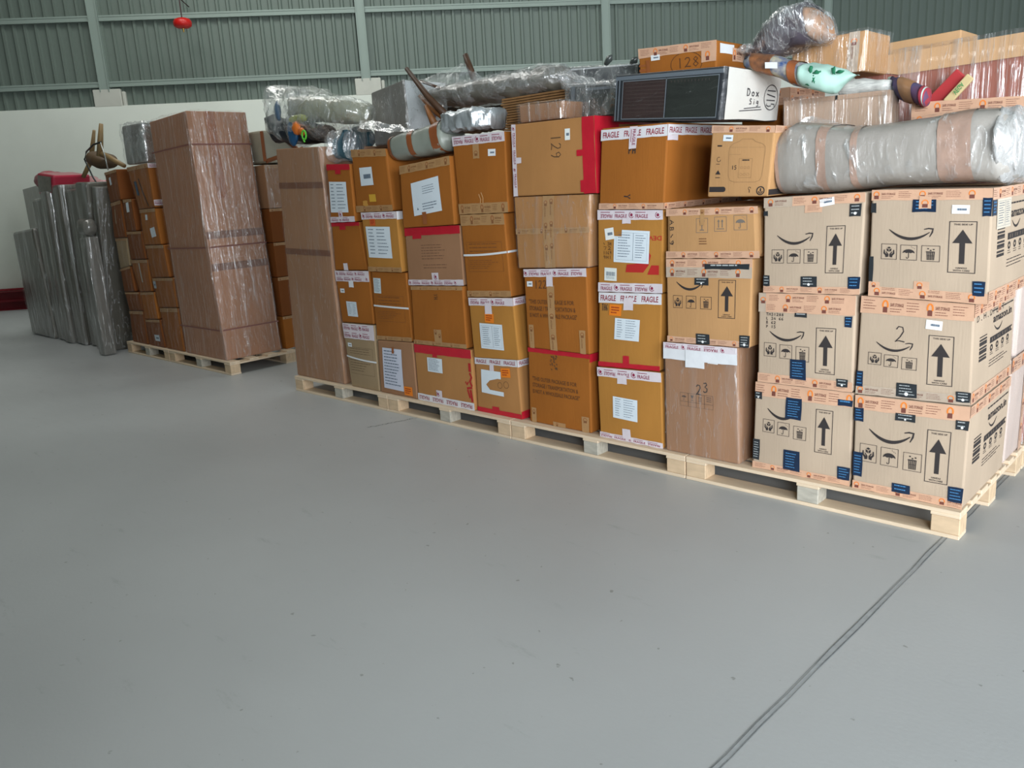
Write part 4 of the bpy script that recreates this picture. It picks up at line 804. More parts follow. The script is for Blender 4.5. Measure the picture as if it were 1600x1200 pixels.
c.tape('agar', 0, 0, 1, .20, seed=91); c.tape('white', .40, .18, .54, .31, off=.003); c.label(.10, .34, .24, .42, style='tag', name='number_sticker', col=(228, 232, 236)); c.label(.24, .585, .56, .87, style='form', tilt=1, seed=25)
c = carton('c1d', 'narrow greyish box with a white strap, on the pallet', .9, GY)
c.tape('agar', 0, 0, 1, .23, seed=92); c.label(.10, .30, .24, .36, style='tag', name='number_sticker', col=(228, 232, 236)); framed(c, .08, .36, .9, .78, (104, 84, 62), .52); c.strap(0, .50, 1, .545, .01)
c = carton('c0', 'tall narrow film-wrapped brown carton at the left end of the long row', .62, PK, name='tall_carton', cat='box')
c.tape('rosy', 0, .14, 1, .165, seed=95); c.tape('rosy', 0, .42, 1, .445, seed=96); c.wrap(film_box, faces='fr', off=.006)

# -- printed cooker box on the low stack
def cooker(c):
    W, H = c.front.W, c.front.H; d = P2(); e = P2()
    X = lambda u: u * W
    Y = lambda v: v * H
    body = [(.32, .36), (.33, .30), (.38, .25), (.47, .22), (.52, .185), (.68, .185), (.73, .22), (.84, .25), (.885, .29), (.89, .36), (.875, .70), (.85, .765), (.78, .79), (.45, .79), (.37, .765), (.34, .70), (.32, .36)]
    d.stroke([(X(a), Y(b)) for a, b in body], .0018); d.stroke([(X(.34), Y(.30)), (X(.87), Y(.30))], .0012); d.stroke([(X(.33), Y(.40)), (X(.52), Y(.40))], .001); d.frame(X(.50), Y(.455), X(.71), Y(.73), .0014)
    for k in range(3):
        d.frame(X(.53 + .055 * k), Y(.57), X(.565 + .055 * k), Y(.60), .001); d.arc(X(.545 + .055 * k), Y(.68), .006, 0, 360, .001, 8)
    c.ink(d, 'cooker_drawing', (150, 116, 78)); e.lines(X(.55), Y(.47), X(.66), Y(.50), 1, .6, 3, False)
    e.lines(X(.12), Y(.27), X(.20), Y(.30), 1, .7, 1); e.arc(X(.16), Y(.47), .010, 0, 300, .002, 8); e.lines(X(.12), Y(.53), X(.21), Y(.545), 1, .5, 2)
    e.poly([(X(.16), Y(.62)), (X(.205), Y(.68)), (X(.115), Y(.68))]); e.lines(X(.12), Y(.72), X(.21), Y(.74), 1, .5, 4)
    e.rect(X(.03), Y(.855), X(.27), Y(.93)); e.disc(X(.27), Y(.8925), Y(.0375), 12); e.arc(X(.875), Y(.915), X(.058), 0, 360, .005, 18); e.rect(X(.865), Y(.88), X(.885), Y(.93)); e.arc(X(.875), Y(.92), X(.03), 0, 180, .004, 8)
    e.arc(X(.70), Y(.88), .006, 90, 360, .002, 8); e.rect(X(.695), Y(.90), X(.705), Y(.94))
    c.ink(e); c.ink(P2().hw('15', X(.38), Y(.555), X(.47), Y(.61), .003), 'handwriting'); c.tape('safe', 0, 0, 1, .10, seed=98); c.tape('safe', 0, 0, 1, .10, face=c.right, seed=99)
    c.label(.205, .13, .365, .215, style='tag', name='number_sticker', col=(226, 234, 240), tilt=1)
    W2 = c.right.W; d = P2().rect(0, Y(.87), W2 * .5, Y(.95)).lines(W2 * .15, Y(.2), W2 * .35, Y(.75), 4, .2, 5); c.ink(d, face=c.right)
c = carton('cook', 'printed rice cooker box with a line drawing of the cooker, beside the dark cabinet', .34, CK); cooker(c)
c.root.rotation_euler = (0, 0, 0)

# -- left group
c = carton('tall', 'very tall film-wrapped carton standing on the left pallet, the tallest in the picture', .56, PT, name='tall_carton', cat='box')
c.tape('brown', .30, 0, .45, .34, face=c.right, off=.003, seed=101)
rb = mat('rosy_band', (130, 84, 76), rough=.5)
for v in (.125, .53, .87): put(c.front, P2().strip(0, v * c.front.H, c.front.W, v * c.front.H + .012, 6), .022, 'cord_band', rb, c.root); put(c.right, P2().strip(0, v * c.right.H, c.right.W, v * c.right.H + .012, 6), .022, 'cord_band', rb, c.root)
c.tape('rosy', 0, .47, 1, .50, face=c.right, seed=104); c.tape('rosy', 0, .60, 1, .63, face=c.right, seed=105)
c.wrap(film_box2, faces='frt', off=.010, lumps=.012)
LB = [('l0a', 'dark brown box under the wooden chair, top left of the small-box stacks', .9), ('l0b', 'second box down at the left edge of the small-box stacks, pale streak', .9), ('l0c', 'third box down at the left edge of the small-box stacks, greyer than the others', .9),
      ('l0d', 'fourth box down at the left edge of the small-box stacks', .9), ('l0e', 'low box second from the bottom at the left edge of the small-box stacks', .9), ('l0f', 'bottom box at the left edge of the small-box stacks, on the pallet', .9),
      ('l1b', 'brown box with a white sticker below the chair box, middle of the small-box stacks', .9), ('l1c', 'redder brown plain box, second in the middle of the small-box stacks', .9), ('l1d', 'brown box with a white vertical streak in the middle of the small-box stacks', .9),
      ('l1e', 'plain lighter box just above the lowest in the middle of the small-box stacks', .9), ('l1f', 'lowest box in the middle of the small-box stacks, white sticker near its base', .9),
      ('l2a', 'brown box with blue tape scraps right under the silver parcel', .9), ('l2b', 'brown box with two pale stickers next to the tall wrapped carton', .9), ('l2c', 'plain brown box next to the tall wrapped carton, third from the top', .9),
      ('l2d', 'wide brown box with one small sticker next to the tall wrapped carton', .9), ('l2e', 'lowest box next to the tall wrapped carton, on the pallet', .9)]
for k, lb, dp in LB:
    c = carton(k, lb, dp, {'l0c': GY, 'l1e': OD, 'l2b': OD}.get(k, DK if k in ('l0a', 'l0b', 'l0d', 'l0e', 'l0f', 'l1f', 'l1b', 'l1c') else OL), bev=.012)
    c.tape('clear', 0, 0, 1, .09, seed=ord(k[1]) * 3 + ord(k[2])); c.wrap(film_box, faces='f', off=.005)
C['l0a'].label(.35, .2, .5, .45, style='none', tilt=-10, name='sticker'); C['l2a'].tape('navy', .18, .35, .32, .68, off=.003); C['l2a'].ink(P2().stroke([(.45 * C['l2a'].front.W, .3 * C['l2a'].front.H), (.52 * C['l2a'].front.W, .6 * C['l2a'].front.H), (.66 * C['l2a'].front.W, .95 * C['l2a'].front.H)], .02), 'black_mark', (40, 34, 34))
C['l2a'].tape('agar', 0, .0, .6, .10, face=C['l2a'].right, seed=3); C['l2a'].tape('agar', 0, .82, .6, .95, face=C['l2a'].right, seed=4)
C['l1b'].label(.35, .1, .65, .4, style='none', tilt=-5, name='sticker'); C['l1d'].ink(P2().patch(.45 * C['l1d'].front.W, .1 * C['l1d'].front.H, .52 * C['l1d'].front.W, .7 * C['l1d'].front.H), 'pale_streak', (170, 168, 160))
C['l2b'].label(.35, .15, .48, .30, style='none', name='sticker'); C['l2b'].label(.55, .52, .82, .78, style='none', tilt=-8, name='sticker'); C['l2d'].label(.0, .1, .14, .34, style='tag', name='sticker', col=(170, 178, 186)); C['l1f'].label(.5, .55, .8, .78, style='tag', name='sticker', col=(200, 208, 216)); C['l0b'].ink(P2().patch(.35 * C['l0b'].front.W, .2 * C['l0b'].front.H, .42 * C['l0b'].front.W, .6 * C['l0b'].front.H), 'pale_streak', (150, 130, 96))

# ------------------------------------------------------------ wrapped goods on top and to the left
def Q4(TL, TR, BR, BL, bottom=None):
    zb = bottom
    return (TL[1], BL[0], zb if zb is not None else BL[2], BR[0], zb if zb is not None else BR[2], TR[0], TR[2], TL[0], TL[2])
def loft(st, n=20, e=2.6, wob=.006, sc=9., seed=0., sub=4, cap=True):
    """st: (top point, bottom point, half depth along y); rings are superellipses, skin wrinkled by noise"""
    S_ = []
    for i in range(len(st) - 1):
        for k in range(sub):
            t = k / sub; t2 = t
            a, b = st[i], st[i + 1]
            S_.append((Vector(a[0]).lerp(Vector(b[0]), t2), Vector(a[1]).lerp(Vector(b[1]), t2), a[2] * (1 - t2) + b[2] * t2))
    a = st[-1]; S_.append((Vector(a[0]), Vector(a[1]), a[2]))
    vs = []; fs = []
    for (T, B, h) in S_:
        c = (T + B) / 2; up = (T - B) / 2
        for k in range(n):
            th = 2 * math.pi * k / n; cc, ss = math.cos(th), math.sin(th)
            x = math.copysign(abs(cc) ** (2 / e), cc); z = math.copysign(abs(ss) ** (2 / e), ss)
            p = c + Vector((0, h * x, 0)) + up * z
            d = Vector((0, x, z * .8)); p += d * fbm(p, sc, seed) * wob * 2
            vs.append(p)
    m = len(S_)
    for i in range(m - 1):
        for k in range(n): fs.append((i * n + k, i * n + (k + 1) % n, (i + 1) * n + (k + 1) % n, (i + 1) * n + k))
    if cap: fs.append(tuple(range(n))[::-1]); fs.append(tuple(range((m - 1) * n, m * n)))
    return vs, fs
def lofted(name, st, m, parent=None, label=None, **kw):
    v, f = loft(st, **kw); return mesh(name, v, f, m, parent, smooth=True, label=label)
def grow(st, g, gy=None):
    o = []
    for (T, B, h) in st:
        T, B = Vector(T), Vector(B); u = (T - B).normalized(); o.append((T + u * g, B - u * g * .3, h + (g if gy is None else gy)))
    return o
def band(name, st, a, b, m, parent, g=.004, label=None, **kw):
    """strip of tape round a loft between parameters a and b (in stations)"""
    def at(t):
        i = min(int(t), len(st) - 2); k = t - i; A, B = st[i], st[i + 1]
        return (Vector(A[0]).lerp(Vector(B[0]), k), Vector(A[1]).lerp(Vector(B[1]), k), A[2] * (1 - k) + B[2] * k)
    q = grow([at(a), at((a + b) / 2), at(b)], g, g); q = [(T, B - (T - B).normalized() * 0, h) for T, B, h in q]
    return lofted(name, q, m, parent, label, cap=False, **kw)
plast = mat('cloudy_plastic', (164, 158, 151), rough=.34, noise_amt=.12, noise_scale=5, bump=.35, bump_scale=16, bstretch=(1, 1, .5), coat=.5, coat_rough=.15)
plast_d = mat('grey_plastic', (122, 120, 114), rough=.30, noise_amt=.25, noise_scale=6, bump=.6, bump_scale=14, bstretch=(1, 1, .4), coat=.8, coat_rough=.15)
foil = mat('silver_foil', (206, 212, 216), rough=.3, metal=.6, noise_amt=.25, noise_scale=12, bump=1., bump_scale=22, bstretch=(1, 1, .3))
film_a = film('film_loose', haze=.16, streak=.55, scale=10, stretch=(1, 1, .5), strength=1.)
film_b = film('film_cloudy', haze=.30, streak=.5, scale=8, stretch=(.8, .8, .6), strength=1.)
tape_b = mat('tape_brown_glossy', (146, 84, 48), rough=.3, noise_amt=.2, noise_scale=10, bump=.2, bump_scale=20)
tape_p = mat('tape_rosy_under_film', (178, 148, 132), rough=.32, noise_amt=.2, noise_scale=16, bump=.3, bump_scale=20, coat=.5)
wood = mat('dark_wood', (84, 58, 40), rough=.5, noise_amt=.3, noise_scale=5, stretch=(6, 6, 1))
wood2 = mat('orange_wood', (150, 96, 52), rough=.5, noise_amt=.3, noise_scale=5, stretch=(6, 6, 1))

# long white bundle on the smile-arrow boxes
st = [((-1.741, 3.600, 1.613), (-1.734, 3.600, 1.446), .12), ((-1.709, 3.600, 1.663), (-1.697, 3.600, 1.396), .19), ((-1.639, 3.600, 1.702), (-1.631, 3.600, 1.394), .20), ((-1.506, 3.600, 1.679), (-1.496, 3.600, 1.397), .20), ((-1.391, 3.600, 1.656), (-1.381, 3.600, 1.401), .20),
      ((-1.250, 3.600, 1.661), (-1.238, 3.600, 1.413), .20), ((-1.087, 3.600, 1.673), (-1.072, 3.600, 1.411), .20), ((-0.935, 3.600, 1.683), (-0.916, 3.600, 1.409), .20), ((-0.853, 3.600, 1.679), (-0.837, 3.600, 1.403), .18), ((-0.804, 3.600, 1.643), (-0.792, 3.600, 1.422), .13), ((-0.784, 3.600, 1.589), (-0.778, 3.600, 1.481), .06)]
st = [(Vector(T) + Vector((0, .085, 0)), Vector(B) + Vector((0, .085, 0)), h) for T, B, h in st]
t = thing('wrapped_bundle', st[4][1], 'long bundle in cloudy white plastic with tape bands, lying on the smile-arrow boxes', 'bundle')
lofted('cloudy_wrap', st, plast, t, e=3.6, wob=.003, sc=6, sub=6, n=32)
for a_, b_ in ((1.05, 1.3), (2.9, 3.25), (4.1, 4.3), (6.25, 7.0)): band('packing_tape', st, a_, b_, tape_p, t, e=3.6, wob=.003, sc=6)
lofted('outer_film', grow(st, .012), film('film_bundle', haze=.03, streak=.95, scale=13, stretch=(1.5, 1, .4), strength=1., lo=.58, hi=.70, sharp=.0012, s2=2.2), t, label='clear glossy film with bright wrinkles', e=3.6, wob=.006, sc=7, sub=6, n=32)
lofted('gathered_end', [(T, B, h + .014) for T, B, h in grow(st[8:], .016)], film('film_white_end', haze=.55, streak=.4, tint=(245, 245, 245), scale=12, stretch=(1, 1, .4)), t, label='bunched white film end', e=2.6, wob=.02, sc=12, sub=5, n=28)

sheet_later = [(-1.747, 3.800, 1.653), (-1.724, 3.800, 1.724), (-1.679, 3.820, 1.734), (-1.597, 3.840, 1.702), (-1.467, 3.840, 1.662), (-1.537, 3.700, 1.630)]
bundle_root = t
# dark glazed cabinet
q = Q4((-2.545, 3.500, 2.003), (-1.940, 3.500, 1.966), (-1.965, 3.500, 1.734), (-2.568, 3.500, 1.793)); q = (q[0], q[1], 1.786, q[3], 1.738) + q[5:]
c = Carton('dark glazed cabinet in film, its white side marked with a ringed number', q, .54, mat('cabinet_dark', (38, 42, 48), rough=.4, noise_amt=.2, noise_scale=5), name='cabinet', cat='cabinet', amp=0, part='cabinet_body')
dk = mat('door_mesh_brown', (56, 40, 38), rough=.35, noise_amt=.35, noise_scale=7, stretch=(1, 1, 5)); dk2 = mat('door_mesh_green', (40, 44, 40), rough=.35, noise_amt=.4, noise_scale=9, stretch=(1, 1, 4))
W, H = c.front.W, c.front.H
put(c.front, P2().patch(.085 * W, .15 * H, .495 * W, .95 * H), .003, 'door', dk, c.root, 'brown glazed door'); put(c.front, P2().patch(.505 * W, .15 * H, .955 * W, .95 * H), .003, 'door', dk2, c.root, 'dark green glazed door')
d = P2(); d.frame(.085 * W, .14 * H, .96 * W, .955 * H, .004); d.rect(.495 * W, .14 * H, .503 * W, .95 * H); d.rect(.02 * W, .12 * H, .03 * W, .98 * H); d.rect(.05 * W, .12 * H, .06 * W, .98 * H); put(c.front, d, .008, 'door_frame', mat('cabinet_frame', (120, 128, 136), rough=.35, metal=.3), c.root)
d = P2()
for k in range(9): d.rect(.11 * W, (.2 + .075 * k) * H, .50 * W, (.207 + .075 * k) * H)
for k in range(12): d.rect((.54 + .03 * k) * W, .2 * H, (.545 + .03 * k) * W, .24 * H)
put(c.front, d, .005, 'slat_lines', mat('slat_line', (74, 62, 58)), c.root)
d = P2().rect(.01 * W, .04 * H, .99 * W, .12 * H); put(c.front, d, .004, 'top_rail', mat('rail_grey', (96, 104, 112), rough=.3, coat=.4), c.root)
F = c.right; put(F, P2().patch(.03 * F.W, .02 * F.H, .99 * F.W, .98 * F.H, 4, 4, .003), .006, 'white_side_cover', mat('white_foam_sheet', (214, 212, 206), rough=.6, bump=.3, bump_scale=12), c.root)
d = P2().hw('Dox', .36 * F.W, .38 * F.H, .60 * F.W, .52 * F.H, .006).hw('Sig', .42 * F.W, .57 * F.H, .60 * F.W, .68 * F.H, .005); d.stroke([(.34 * F.W, .77 * F.H), (.64 * F.W, .72 * F.H)], .004).stroke([(.26 * F.W, .82 * F.H), (.66 * F.W, .77 * F.H)], .004)
d.hw('1/15', .74 * F.W, .34 * F.H, .90 * F.W, .72 * F.H, .005, 90).arc(.82 * F.W, .52 * F.H, .13 * F.W, 0, 360, .004, 24, .25 * F.H); c.ink(d, 'handwriting', (60, 60, 64), face=F, off=.009)
c.wrap(film('film_cabinet', haze=.02, streak=.35, scale=4, stretch=(.3, .3, 1.2), strength=.7, lo=.58, hi=.8, sharp=.001), faces='fr', off=.011, lumps=.006)

# carton marked 128
q = Q4((-2.581, 3.750, 2.148), (-2.130, 3.750, 2.124), (-2.133, 3.750, 1.980), (-2.572, 3.750, 2.038)); zt = 2.005
c = Carton('golden carton with handwritten 128 in a ring, lying on the dark cabinet', (q[0], q[1], zt, q[3], zt - .005) + q[5:], .30, OD, amp=.003)
c.tape('safe', 0, 0, 1, .33, seed=110); c.tape('safe', .82, .3, 1, .75, seed=111); c.tape('brown', 0, .55, .09, .62, seed=1); c.tape('brown', 0, .70, .15, .80, seed=2); c.tape('brown', .10, .42, .15, .95, seed=3, off=.003)
c.label(.17, .27, .29, .46, style='tag', tilt=0, name='number_sticker', col=(230, 234, 236)); W, H = c.front.W, c.front.H
c.ink(P2().hw('128', .50 * W, .5 * H, .80 * W, .85 * H, .005).arc(.63 * W, .72 * H, .20 * W, 150, 390, .003, 18, .42 * H), 'handwriting', (84, 50, 24)); c.tape('white', .1, .1, .55, .45, face=c.right); c.tape('safe', .5, .2, 1, .7, face=c.right, seed=5, off=.0025)

# flat dark box and the black appliance left of the cabinet
q = Q4((-3.028, 3.720, 2.009), (-2.705, 3.720, 1.932), (-2.713, 3.720, 1.823), (-3.046, 3.720, 1.855)); q = (q[0], q[1], 1.842, q[3], 1.842, q[5], 2.0, q[7], 2.02)
c = Carton('black boxy appliance in clear film behind the red-taped corner of the box marked 129', q, .5, mat('black_plastic', (40, 44, 48), rough=.3, noise_amt=.3, noise_scale=4, coat=.5), name='wrapped_appliance', cat='appliance', amp=0, bev=.02)
W, H = c.front.W, c.front.H; put(c.front, P2().patch(.08 * W, .03 * H, .16 * W, .97 * H), .003, 'grey_strip', MATS['rail_grey'], c.root); put(c.front, P2().patch(.40 * W, .10 * H, .95 * W, .18 * H), .003, 'grey_strip', MATS['rail_grey'], c.root); put(c.front, P2().patch(.45 * W, .3 * H, .93 * W, .9 * H), .003, 'dark_window', dk2, c.root)
c.wrap(film_a, faces='frlt', off=.010, lumps=.014)
q = Q4((-3.299, 4.000, 2.157), (-2.747, 4.000, 2.117), (-2.749, 4.000, 2.044), (-3.244, 4.000, 2.082)); 
c = Carton('flat dark box in shiny film with a pale upper edge, above the black appliance', (q[0], q[1], 2.055, q[3], 2.05) + q[5:], .35, mat('dark_box', (52, 56, 62), rough=.4, noise_amt=.4, noise_scale=9), name='flat_box', cat='box', amp=0)
W, H = c.front.W, c.front.H; put(c.front, P2().strip(0, 0, W, .10 * H), .003, 'painted_highlight', mat('painted_highlight', (210, 214, 216), rough=.3), c.root)  # highlight along the upper edge, painted on as a light strip
c.wrap(film_a, faces='ft', off=.009, lumps=.01)
for (a, b, cc) in (((-2.978, 4.000, 2.142), (-2.950, 4.000, 2.169), (-2.932, 4.000, 2.187)), ((-2.802, 4.000, 2.125), (-2.776, 4.000, 2.138), (-2.759, 4.000, 2.149))):
    MB().tube([a, b, cc], [.012, .020, .006], 6).build('film_knot', mat('dark_film_knot', (64, 70, 68), rough=.35, coat=.5), c.root, True)

# carton edges (flattened cartons) and the small rosy parcel
t = thing('flattened_cartons', (-3.681, 3.850, 1.884), 'pile of flattened brown cartons seen edge-on, between silver foil parcel and black appliance', 'flattened cartons')
ply = mat('corrugated_edge', (158, 116, 72), rough=.85, noise_amt=.35, noise_scale=20); zs = 1.838; n = 13
A, B = Vector((-3.668, 3.850, 1.970)), Vector((-3.140, 3.850, 1.922)); top = 2.03
for k in range(n):
    z0 = zs + (top - zs) * k / n; mb = MB(); j = .008 * math.sin(k * 2.3)
    mb.box(A.x + j, B.x + j, 3.85, 4.3, z0, z0 + (top - zs) / n * .72); o = mb.build('cardboard_sheet', ply, t)
q = Q4((-3.253, 3.550, 1.937), (-2.928, 3.550, 1.929), (-2.943, 3.550, 1.829), (-3.250, 3.550, 1.851)); q = (q[0], q[1], 1.842, q[3], 1.84) + q[5:]
c = Carton('small rosy film-wrapped parcel on the box marked 129', q, .22, PK, name='wrapped_parcel', cat='parcel', amp=.004, bev=.02); c.wrap(film_box2, faces='frlt', off=.006, lumps=.008)

# long grey rolled mattress in film
st = [((-4.455, 3.950, 2.174), (-4.398, 3.950, 2.097), .06), ((-4.311, 3.950, 2.174), (-4.286, 3.950, 2.052), .13), ((-4.031, 3.950, 2.176), (-4.035, 3.950, 2.018), .15), ((-3.714, 3.950, 2.175), (-3.716, 3.950, 2.015), .15), ((-3.447, 3.950, 2.177), (-3.437, 3.950, 2.015), .15), ((-3.286, 3.950, 2.174), (-3.255, 3.950, 2.023), .14), ((-3.228, 3.950, 2.155), (-3.206, 3.950, 2.039), .08)]
st = [(Vector(T) + Vector((0, 0, .0)), Vector(B), h) for T, B, h in st]
t = thing('rolled_mattress', st[3][1], 'long grey roll in dull film, left of the flat dark box', 'rolled mattress')
lofted('roll', st, mat('roll_grey', (118, 114, 104), rough=.35, noise_amt=.35, noise_scale=9, stretch=(1, 1, 4), bump=.6, bump_scale=13, bstretch=(1, 1, 2), coat=.5), t, e=2.2, wob=.010, sc=8, sub=6)
lofted('film_cover', grow(st, .012), film_a, t, e=2.2, wob=.016, sc=9, sub=6, label='clear film cover')
st2 = [((-3.163, 3.800, 2.124), (-3.112, 3.800, 2.015), .05), ((-3.034, 3.800, 2.101), (-3.016, 3.800, 2.004), .06), ((-2.902, 3.800, 2.037), (-2.895, 3.800, 1.980), .05), ((-2.765, 3.800, 2.001), (-2.775, 3.800, 1.953), .03)]
lofted('loose_film_tail', st2, film_b, t, e=2., wob=.02, sc=16, sub=5, label='crumpled loose film at the roll end')

# upturned wooden chair in film
def py(a, dy): v = Vector(a); return v
t = thing('wrapped_chair', (-4.108, 3.800, 1.954), 'dark wooden chair upside down in film, leg tips poking up', 'chair')
MB().tube([(-4.457, 3.780, 2.305), (-4.268, 3.780, 2.110), (-4.068, 3.780, 1.946)], [.014, .021, .024], 8).build('leg', wood, t, True)
MB().tube([(-4.215, 4.100, 2.380), (-4.181, 4.100, 2.295), (-4.115, 4.100, 2.144)], [.018, .022, .024], 8).build('leg', wood, t, True)
MB().tube([(-4.390, 3.820, 2.125), (-4.247, 3.820, 2.020), (-4.129, 3.820, 1.956)], [.014, .026, .030], 6).build('armrest', wood2, t, True)
MB().tube([(-4.394, 3.840, 2.220), (-4.179, 3.840, 2.145)], .010, 6).build('rail', wood, t, True)
MB().tube([(-4.226, 3.720, 2.044), (-4.148, 3.720, 1.909)], [.012, .028], 6).build('back_slat', wood2, t, True)
lofted('seat', [((-4.440, 4.100, 2.097), (-4.428, 4.100, 2.019), .14), ((-4.226, 4.100, 2.091), (-4.216, 4.100, 2.011), .2), ((-4.012, 4.100, 2.080), (-4.007, 4.100, 2.006), .2), ((-3.889, 4.100, 2.070), (-3.894, 4.100, 2.007), .15)], mat('olive_cushion', (66, 62, 48), rough=.8, noise_amt=.3, noise_scale=8), t, e=3)
def sheet(name, pts, faces, m, parent, sub=3, wob=.012, sc=11, label=None):
    bm = bmesh.new(); off = worldloc(parent); V = [bm.verts.new(Vector(p)) for p in pts]
    for f in faces: bm.faces.new([V[i] for i in f])
    bmesh.ops.triangulate(bm, faces=bm.faces)
    for _ in range(sub): bmesh.ops.subdivide_edges(bm, edges=bm.edges[:], cuts=1, use_grid_fill=True)
    for v in bm.verts: v.co += Vector((fbm(v.co, sc, 1), fbm(v.co, sc, 2), fbm(v.co, sc, 3))) * wob; v.co -= off
    me = bpy.data.meshes.new(name); bm.to_mesh(me); bm.free(); me.materials.append(m)
    for p in me.polygons: p.use_smooth = True
    o = link(bpy.data.objects.new(name, me), parent)
    if label: o['label'] = label
    return o
sheet('film_tent', [(-4.468, 3.800, 2.255), (-4.591, 4.000, 2.255), (-4.214, 4.100, 2.332), (-4.033, 4.100, 2.183), (-4.160, 3.850, 2.140), (-4.349, 3.800, 2.059), (-4.103, 3.800, 1.993)], [(0, 1, 4, 5), (1, 2, 3, 4), (5, 4, 6)], film_a, t, label='film stretched between the leg tips')

sheet('film_hump', sheet_later, [(0, 1, 2, 5), (2, 3, 4, 5)], film_b, bundle_root, wob=.006, label='raised flap of cloudy film')
# tall grey-wrapped box with white side
q = Q4((-4.956, 3.850, 2.211), (-4.583, 3.850, 2.256), (-4.572, 3.850, 1.940), (-4.964, 3.850, 1.974)); 
c = Carton('upright board box in grey film with a white side bearing two red rings', (q[0], q[1], 1.842, q[3], 1.842) + q[5:], .40, plast_d, name='wrapped_board_box', cat='box', amp=.01, bev=.012)
F = c.right; put(F, P2().patch(.02 * F.W, .02 * F.H, .95 * F.W, .97 * F.H, 4, 4, .004), .006, 'white_cover', mat('white_cover', (206, 212, 214), rough=.35, bump=.4, bump_scale=10), c.root)
put(F, P2().arc(.55 * F.W, .55 * F.H, .085 * F.W, 0, 360, .016, 18, .07 * F.H).arc(.60 * F.W, .80 * F.H, .07 * F.W, 0, 360, .014, 18, .055 * F.H), .009, 'red_ring', mat('ink_wine', (130, 30, 40)), c.root)
c.wrap(film('film_board_box', haze=.05, streak=.4, scale=6, stretch=(1, 1, .4), lo=.56, hi=.76, sharp=.01), faces='fr', off=.012, lumps=.012)
sheet('film_skirt', [(-4.916, 3.700, 2.016), (-4.664, 3.660, 1.984), (-4.429, 3.660, 1.938), (-4.221, 3.660, 1.883), (-4.487, 3.620, 1.897), (-4.817, 3.620, 1.959)], [(0, 1, 5), (1, 2, 4, 5), (2, 3, 4)], film_b, c.root, label='grey film skirt')

# grey parcel roll with brown bands
st = [((-4.431, 3.600, 1.831), (-4.412, 3.600, 1.732), .05), ((-4.386, 3.600, 1.864), (-4.343, 3.600, 1.703), .11), ((-4.170, 3.600, 1.882), (-4.136, 3.600, 1.710), .12), ((-3.965, 3.600, 1.907), (-3.927, 3.600, 1.719), .12), ((-3.874, 3.600, 1.928), (-3.843, 3.600, 1.733), .11), ((-3.837, 3.600, 1.899), (-3.812, 3.600, 1.753), .06)]
t = thing('grey_parcel', st[2][1], 'grey rounded parcel with three brown tape bands, on the square-labelled box', 'parcel')
lofted('grey_wrap', st, mat('grey_foam', (146, 152, 142), rough=.5, noise_amt=.12, noise_scale=6, bump=.3, bump_scale=14, coat=.3), t, e=3, wob=.006)
for a, b in ((.9, 1.15), (2.0, 2.22), (3.1, 3.85)): band('packing_tape', st, a, b, tape_b, t, e=3, wob=.003)

# silver foil parcel
st = [((-3.889, 3.620, 1.934), (-3.888, 3.620, 1.839), .06), ((-3.840, 3.620, 1.959), (-3.853, 3.620, 1.840), .13), ((-3.694, 3.620, 1.956), (-3.706, 3.620, 1.835), .15), ((-3.547, 3.620, 1.959), (-3.564, 3.620, 1.834), .14), ((-3.475, 3.620, 1.944), (-3.490, 3.620, 1.835), .06)]
t = lofted('foil_parcel', st, foil, None, e=5, wob=.010, sc=24, sub=9, n=44); props(t, 'crumpled silver foil parcel behind the box with maroon printed tape', 'parcel')

# toy bundle on the tall carton
st = [((-6.213, 3.750, 2.287), (-6.122, 3.750, 2.096), .05), ((-6.040, 3.750, 2.360), (-6.058, 3.750, 1.996), .14), ((-5.801, 3.750, 2.346), (-5.883, 3.750, 1.933), .18), ((-5.497, 3.750, 2.288), (-5.572, 3.750, 1.914), .2), ((-5.197, 3.750, 2.222), (-5.249, 3.750, 1.935), .2), ((-4.972, 3.750, 2.175), (-5.007, 3.750, 1.968), .13), ((-4.856, 3.750, 2.106), (-4.889, 3.750, 1.997), .06)]
t = thing('wrapped_toy_bundle', (-5.604, 3.700, 1.903), 'toys and a dark bag in loose clear film on the tall brown carton', 'bundle')
lofted('dark_bag', [((-6.192, 3.780, 2.177), (-6.031, 3.750, 1.989), .08), ((-5.996, 3.750, 2.138), (-5.995, 3.750, 1.937), .12), ((-5.644, 3.750, 2.076), (-5.678, 3.750, 1.913), .14), ((-5.413, 3.750, 2.027), (-5.436, 3.750, 1.908), .1)], mat('dark_bag', (40, 46, 58), rough=.5, noise_amt=.4, noise_scale=6), t, e=2.4, wob=.02)
lofted('pale_cushion', [((-5.841, 3.800, 2.277), (-5.840, 3.800, 2.114), .08), ((-5.681, 3.800, 2.269), (-5.702, 3.800, 2.082), .13), ((-5.273, 3.800, 2.192), (-5.302, 3.800, 2.036), .13), ((-4.971, 3.800, 2.128), (-5.006, 3.800, 2.009), .08)], mat('pale_foam', (164, 166, 142), rough=.7, noise_amt=.15, noise_scale=5), t, e=2.6, wob=.012)
def blob(name, c, r, m, parent, seed=0., sq=(1, 1, 1), w=.15, n=14, label=None):
    c = Vector(c); vs = []; fs = []
    for j in range(n + 1):
        for i in range(n * 2):
            th, ph = math.pi * j / n, math.pi * i / n; d = Vector((math.sin(th) * math.cos(ph) * sq[0], math.sin(th) * math.sin(ph) * sq[1], math.cos(th) * sq[2]))
            vs.append(c + d * r * (1 + w * fbm(d * 2, 1, seed)))
    N2 = n * 2
    for j in range(n):
        for i in range(N2): fs.append((j * N2 + i, (j + 1) * N2 + i, (j + 1) * N2 + (i + 1) % N2, j * N2 + (i + 1) % N2))
    return mesh(name, vs, fs, m, parent, smooth=True, label=label)
